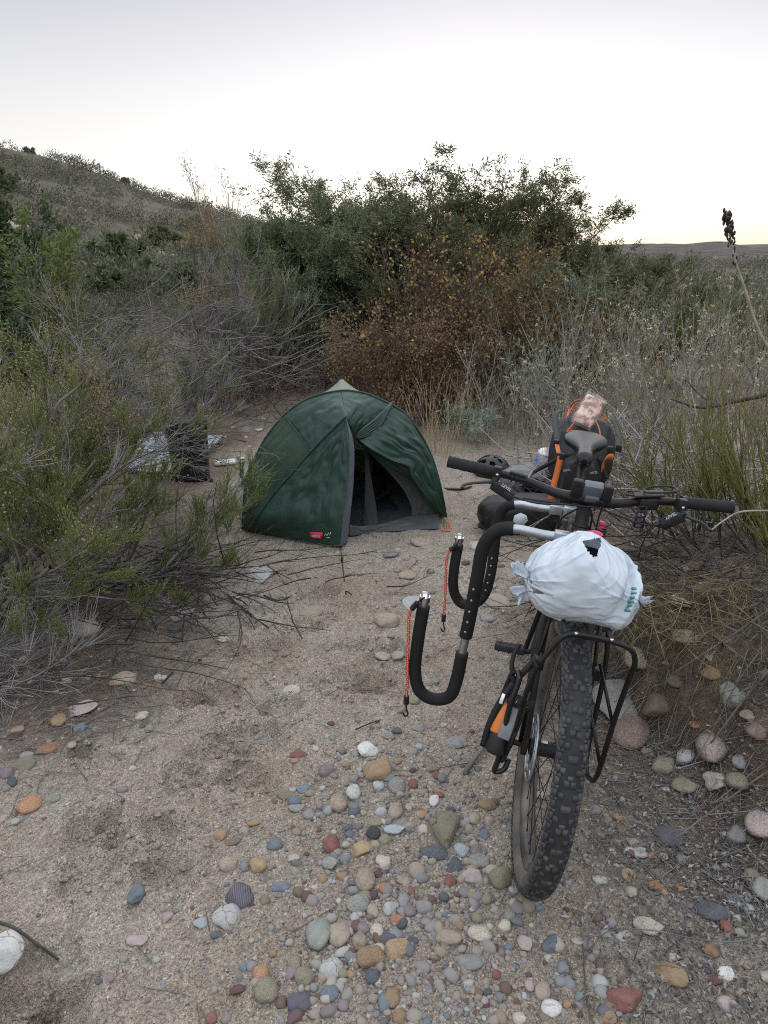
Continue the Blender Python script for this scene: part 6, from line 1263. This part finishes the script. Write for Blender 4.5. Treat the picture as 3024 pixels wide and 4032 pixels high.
# dry grass
def grass(name, label, base, n, L, seed, m1, r=.08):
    rg = np.random.default_rng(seed); P, D = fan(rg, n, (R_(60), R_(88)), (0, 6.28), base, r); S = grow(rg, P, D, L * rg.uniform(.4, 1.1, n), np.full(n, .0022), [dict(m=6, w=.07, up=-.01, tp=.6), dict(c=2, m=3, w=.1, a=(.2, .5), lr=(.15, .3), t0=.5, rr=.7, rmin=.0012)])
    return plant(name, label, 'grass', base, [('blades', [prisms(S[0]), prisms(S[1])], m1)], 'dry grass tufts')
grass('grass_tuft', 'straw coloured grass tuft at the right shoulder of the tent', G_(1715, 1790), 45, .75, 91, strawm, .10)
grass('grass_tuft', 'straw coloured grass tuft behind the left grip', G_(1880, 1700), 30, .5, 92, strawm, .12)
grass('grass_tuft', 'thin dry grass between the orange bush and the seat pack', G_(1990, 1690), 40, .8, 93, drym, .2)
# tall dry stalk with seed pods
D0 = 3.6; SK = crv([pd(3110, 1460, D0), pd(3020, 1360, D0), pd(2975, 1270, D0 + .02), pd(2930, 1130, D0 + .04), pd(2895, 1030, D0 + .05), pd(2880, 960, D0 + .06), pd(2870, 900, D0 + .07), pd(2860, 835, D0 + .07)], 10)
root_ = np.array([SK[0][0] + .15, SK[0][1], zg1(SK[0][0] + .15, SK[0][1])]); SKF = np.concatenate([crv([root_, (root_ + SK[0]) / 2 + [.05, 0, 0], SK[0]], 8)[:-1], SK])
b = MB(); b.tube(SKF - root_, np.linspace(.010, .0035, len(SKF)), 8); so_ = empty('dry_stalk', root_, 'tall curved dry stalk with dark seed pods rising against the distant hill', 'plant'); b.build('stem', mat('pale_stalk', (.34, .30, .22), .8, (.24, .20, .15), 20, spec=.15), so_)
rg = np.random.default_rng(95); b = MB()
for t in np.concatenate([np.linspace(.72, 1, 60), np.linspace(.55, .72, 12)]):
    q = SK[int(t * (len(SK) - 1))] - root_; d = nrm(np.array([rg.normal(), rg.normal(), .4])); s_ = .0105 * (1.1 if t > .8 else .75)
    V, Q = blob(7, 5); b.add(V * [s_ * .55, s_ * .55, s_] + q + d * .016 + rg.normal(0, .003, 3), Q)
b.build('seed_pods', mat('dark_pod', (.035, .026, .02), .8), so_)
# loose sticks and curved runners
def stick(label, pts, r0, r1, m, name='stick', twig=0, seed=0, grp='loose sticks'):
    P = crv(pts, 8); base = P[0]; b = MB(); b.tube(P - base, np.linspace(r0, r1, len(P)), 7); rg = np.random.default_rng(seed)
    for k in range(twig): i = rg.integers(3, len(P) - 2); d = nrm(P[i + 1] - P[i] + rg.normal(0, .6, 3) * [1, 1, .3]); L = rg.uniform(.05, .14); b.tube(np.array([P[i], P[i] + d * L * .5, P[i] + d * L + rg.normal(0, .01, 3)]) - base, [r1, r1 * .8, r1 * .5], 5)
    o = b.build(name, m); o.location = Vector(base); return tag(o, label, 'stick', grp)
def g_(px, py, h=.008): P = G_(px, py); return P + [0, 0, h]
stick('grey stick lying behind the front hub', [g_(1830, 3055), g_(1880, 2990, .02), g_(1945, 2925, .03), g_(2040, 2850, .03), g_(2110, 2800, .02)], .009, .006, barkg, twig=2)
stick('dark curved stick at the lower left corner, by the white boulder', [g_(-30, 3660, .03), g_(60, 3688, .03), g_(150, 3735, .015), g_(230, 3788)], .005, .0028, barkd)
stick('forked dark stick on the sand below the left bush', [g_(900, 2355), g_(950, 2400, .012), g_(990, 2430), g_(1060, 2478)], .006, .003, barkd, twig=3, seed=2)
stick('short dark curved stick in the middle of the sand', [g_(1040, 2350), g_(1100, 2372, .012), g_(1170, 2340)], .005, .0025, barkd, twig=2, seed=3)
stick('pale crooked twig on the sand above the pebble bed', [g_(1055, 2885), g_(1065, 2915), g_(1100, 2930), g_(1130, 2960)], .003, .0016, barkp)
stick('dark twig near the small stones above the pebble bed', [g_(1400, 2880), g_(1450, 2862, .012), g_(1500, 2842)], .003, .0016, barkd)
stick('long thin runner crossing the litter from the front tyre to the right edge', [g_(2310, 3750), g_(2330, 3640, .02), g_(2420, 3550, .03), g_(2560, 3430, .05), g_(2700, 3330, .06), g_(2900, 3190, .07), g_(3060, 3090, .08)], .0014, .0030, barkg, twig=2, seed=5)
stick('curved dark runner from the litter to the lower right edge', [g_(2310, 3755), g_(2400, 3700, .03), g_(2560, 3705, .035), g_(2720, 3730, .03), g_(2880, 3745, .03), g_(3060, 3710, .03)], .0012, .0022, barkg, twig=2, seed=6)
stick('straight dark twig running down to the bottom edge right of the tyre', [g_(2290, 3600), g_(2298, 3800), g_(2310, 3950), g_(2335, 4040)], .0014, .0020, barkg, seed=7)
stick('thick dead branch slanting across the bank at right', [np.array([1.0, 1.98, .16]), np.array([1.15, 2.05, .32]), np.array([1.35, 2.12, .50]), np.array([1.7, 2.25, .72])], .003, .006, barkg, twig=4, seed=8)
stick('second dead branch slanting above the bank, beside the thick one', [np.array([.92, 2.15, .30]), np.array([1.1, 2.15, .44]), np.array([1.3, 2.2, .54]), np.array([1.7, 2.3, .62])], .002, .004, barkg, twig=4, seed=9)
stick('pale bare twig touching the right brake lever', [pd(2800, 2088, 2.02), pd(2850, 2050, 2.1), pd(2920, 2015, 2.2), pd(3060, 2010, 2.3)], .0022, .003, barkp, seed=10)
stick('thin dead branch in front of the weeds, leaning left', [g_(2880, 1790, .3), pd(2740, 1540, 3.7), pd(2690, 1420, 3.7), pd(2625, 1310, 3.7)], .004, .002, barkg, twig=3, seed=11)
stick('dark fallen branch in the weeds at right', [pd(3060, 1545, 4.2), pd(2900, 1580, 4.2), pd(2760, 1605, 4.25), pd(2640, 1570, 4.3)], .014, .005, barkd, twig=5, seed=12)
stick('long dead branch rising from the left bush towards the slope', [pd(560, 1150, 4.6), pd(640, 1090, 4.7), pd(760, 980, 4.8)], .004, .0015, barkg, twig=4, seed=13)
stick('second long dead branch rising from the left bush', [pd(420, 1420, 4.3), pd(470, 1330, 4.4), pd(640, 1180, 4.5), pd(800, 1080, 4.6)], .005, .0015, barkg, twig=4, seed=14)
stick('crooked bleached branch in the middle of the left bush', [pd(215, 1655, 3.5), pd(230, 1590, 3.5), pd(330, 1500, 3.55), pd(318, 1430, 3.55), pd(330, 1330, 3.6), pd(420, 1260, 3.7)], .008, .004, barkg, twig=3, seed=15)

# litter: dry leaves and twigs that nobody could count
def litter():
    rg = np.random.default_rng(99); n = 7000; px = 2150 + 1000 * rg.random(n); py = 2950 + 1150 * rg.random(n); kk = rg.random(n) < sst(2130, 2420, px + .25 * (py - 3300) * -1 + rg.normal(0, 80, n)); px, py = px[kk], py[kk]
    P = np.array([gp(a, b) for a, b in zip(px, py)]); P[:, 2] = zg(P[:, 0], P[:, 1]) + .004 + .008 * rg.random(len(P)); D = nrm(np.stack([rg.normal(size=len(P)), rg.normal(size=len(P)), .25 * np.abs(rg.normal(size=len(P)))], 1))
    return P, D, rg
P, D, rg = litter(); k = len(P) * 2 // 3
V, Q = blades(P[:k], D[:k], rg.uniform(.008, .024, k), rg.uniform(.004, .009, k), rg, .22)
tag(link('leaf_litter', rawmesh('leaf_litter', V, [Q]), leafmat('litter_leaf', [(.15, .14, .125), (.25, .24, .22), (.09, .075, .06), (.36, .35, .33), (.12, .10, .08)], .1, k=1)), kind='stuff')
rg = np.random.default_rng(98); n = 7000; xy = np.concatenate([np.stack([rg.uniform(.55, 2.0, n), rg.uniform(.9, 3.6, n)], 1), np.stack([rg.uniform(-2.6, -.5, n), rg.uniform(2.2, 5.2, n)], 1), np.stack([rg.uniform(-1.3, 1.0, n), rg.uniform(1.0, 5.5, n)], 1)]); sel = rg.random(len(xy)) < .07 + soilmask(xy[:, 0], xy[:, 1]) * .8; xy = xy[sel]
p0 = np.stack([xy[:, 0], xy[:, 1], zg(xy[:, 0], xy[:, 1]) + .006], 1); a = rg.uniform(0, 6.28, len(xy)); L = rg.uniform(.03, .16, len(xy)); p1 = p0 + np.stack([np.cos(a) * L, np.sin(a) * L, rg.normal(0, .006, len(xy))], 1); p1[:, 2] = zg(p1[:, 0], p1[:, 1]) + .004 + .010 * rg.random(len(xy))
V, Q = prisms((p0, p1, rg.uniform(.0010, .0022, len(xy)), np.full(len(xy), .0009)))
tag(link('twig_litter', rawmesh('twig_litter', V, [Q]), leafmat('litter_twig', [(.19, .18, .17), (.10, .085, .07), (.28, .27, .26), (.06, .05, .045)], 0, k=1)), kind='stuff')

# chaparral that covers the slope and the valley floor: one mass
def scrub(name, n, az, dist, seed, mtl, lf=46, size=(.5, 1.3), lk=1.0, flat=.75):
    rg = np.random.default_rng(seed); a = rg.uniform(*az, n); d = dist[0] + (dist[1] - dist[0]) * rg.random(n) ** 1.25; x, y = d * np.sin(a), d * np.cos(a); ok = rg.random(n) < .12 + .88 * sst(-.10, .14, fbm(x, y, .16, 3, 77)); a, d, x, y = a[ok], d[ok], x[ok], y[ok]; n = len(x); s = rg.uniform(*size, n) * (.75 + .25 * np.minimum(d / 40, 1.6)); z = zg(x, y)
    tone = np.clip(.5 + .9 * fbm(x, y, .12, 2, 61) + rg.normal(0, .22, n), 0, 1)
    c = np.repeat(np.stack([x, y, z], 1), lf, 0); S_ = np.repeat(s, lf)[:, None]; v = nrm(rg.normal(size=(n * lf, 3))); v[:, 2] = np.abs(v[:, 2]); rr_ = rg.uniform(.45, 1.0, (n * lf, 1)) * (1 + .35 * vn(v[:, 0] * 2 + np.repeat(a, lf) * 99, v[:, 1] * 2 + v[:, 2], 1)[:, None]); pos = c + v * rr_ * S_ * [.62, .62, flat]; pos[:, 2] += S_[:, 0] * .05
    D = nrm(v + rg.normal(0, .6, v.shape) + [0, 0, .4]); L = S_[:, 0] * rg.uniform(.08, .24, n * lf) * lk; V, Q = blades(pos, D, L, L * .42, rg)
    return V, Q, np.repeat(np.repeat(tone, lf), 4)
chap = leafmat('chaparral', [(.065, .072, .042), (.09, .10, .055), (.12, .115, .08), (.14, .125, .10), (.19, .175, .15), (.11, .13, .065)], .12, attr=True)
V, Q, T_ = scrub('slope', 6500, (R_(-40), R_(6)), (23, 100), 101, chap, 100, (.3, 1.35), .85); V2, Q2, T2 = scrub('near', 900, (R_(-34), R_(-2)), (9.5, 28), 102, chap, 480, (.45, 1.05), .40); V3, Q3, T3 = scrub('valley', 3300, (R_(3), R_(38)), (14, 150), 103, chap, 64, (.5, 1.2))
tag(link('hillside_scrub', rawmesh('hillside_scrub', np.concatenate([V, V2]), [np.concatenate([Q, Q2 + len(V)])], np.concatenate([T_, T2])), chap), kind='stuff')
tag(link('valley_scrub', rawmesh('valley_scrub', V3, [Q3], T3), chap), kind='stuff')

# pale boulders on the slope
for i, (px, py, w, D_) in enumerate([(165, 845, 32, 40), (140, 870, 46, 36), (185, 890, 40, 36), (330, 880, 26, 45), (415, 855, 22, 50), (610, 915, 20, 45), (690, 980, 22, 38), (735, 985, 18, 38)]):
    P = at(px, D_); r_ = w * D_ * 1.05 / F / 2 * 1.5; o = bpy.data.objects.new('boulder', stone_mesh(i % 5, True, 'speckle')); COL.objects.link(o); o.scale = (r_ * 1.2, r_, r_ * .9); o.location = Vector((P[0], P[1], P[2] + r_ * .6)); o.rotation_euler = (0, 0, i * 1.3); o.color = (.36, .30, .26, 1)
    tag(o, ['pale boulder on the slope above the toyon, topmost of three', 'largest pale boulder on the slope beside the toyon', 'pale boulder on the slope, lowest of the three by the toyon', 'pale boulder on the slope right of the lime green shoots', 'small boulder high on the slope, right of the other pale ones', 'small pale boulder in the middle of the slope', 'small boulder on the slope left of the amber shrub', 'smallest boulder on the slope, nearest the amber shrub'][i], 'boulder', 'boulders on the slope')
# single bushes that stand out on the slope and along its skyline
proto = None
for i, (px, D_, s_, lab) in enumerate([(330, 34, 1.2, 'grey green bush on the slope above the lime green shoots'), (520, 30, 1.3, 'rounded bush in the middle of the slope'), (640, 26, 1.0, 'green bush on the slope left of the amber shrub'), (780, 24, 1.1, 'bush on the lower slope just left of the amber shrub'), (455, 22, 1.0, 'bush on the lower slope above the grey tangled broom'), (120, 50, 1.6, 'large dark bush high on the slope at left'), (585, 92, 1.5, 'lone bush sticking up from the skyline in the middle of the slope'), (1000, 60, 1.2, 'round dark bush on the skyline beside the tall bare plant'), (250, 92, 1.6, 'bush on the skyline near the left end of the slope'), (700, 45, 1.2, 'olive bush on the upper slope right of the middle'), (930, 30, .9, 'bush below the skyline behind the tall bare plant'), (60, 30, 1.1, 'bush on the slope just above the toyon')]):
    if proto is None or i == 6:
        proto = leafy('slope_bush', lab, at(px, D_), 12, (R_(20), R_(80)), (0, 6.28), .85 if i == 0 else .7, 120 + i, mesb if i == 0 else mesq, barkd, 'shrub', [ORG[0], dict(ORG[1], c=7), dict(ORG[2], c=6)], 9, (.08, .16), .45, .02, .05, r=.2, parts_=('branches', 'foliage'), group='bushes on the slope')
    else: copy_plant(proto, at(px, D_), s_, i * 1.7, lab, 'bushes on the slope')
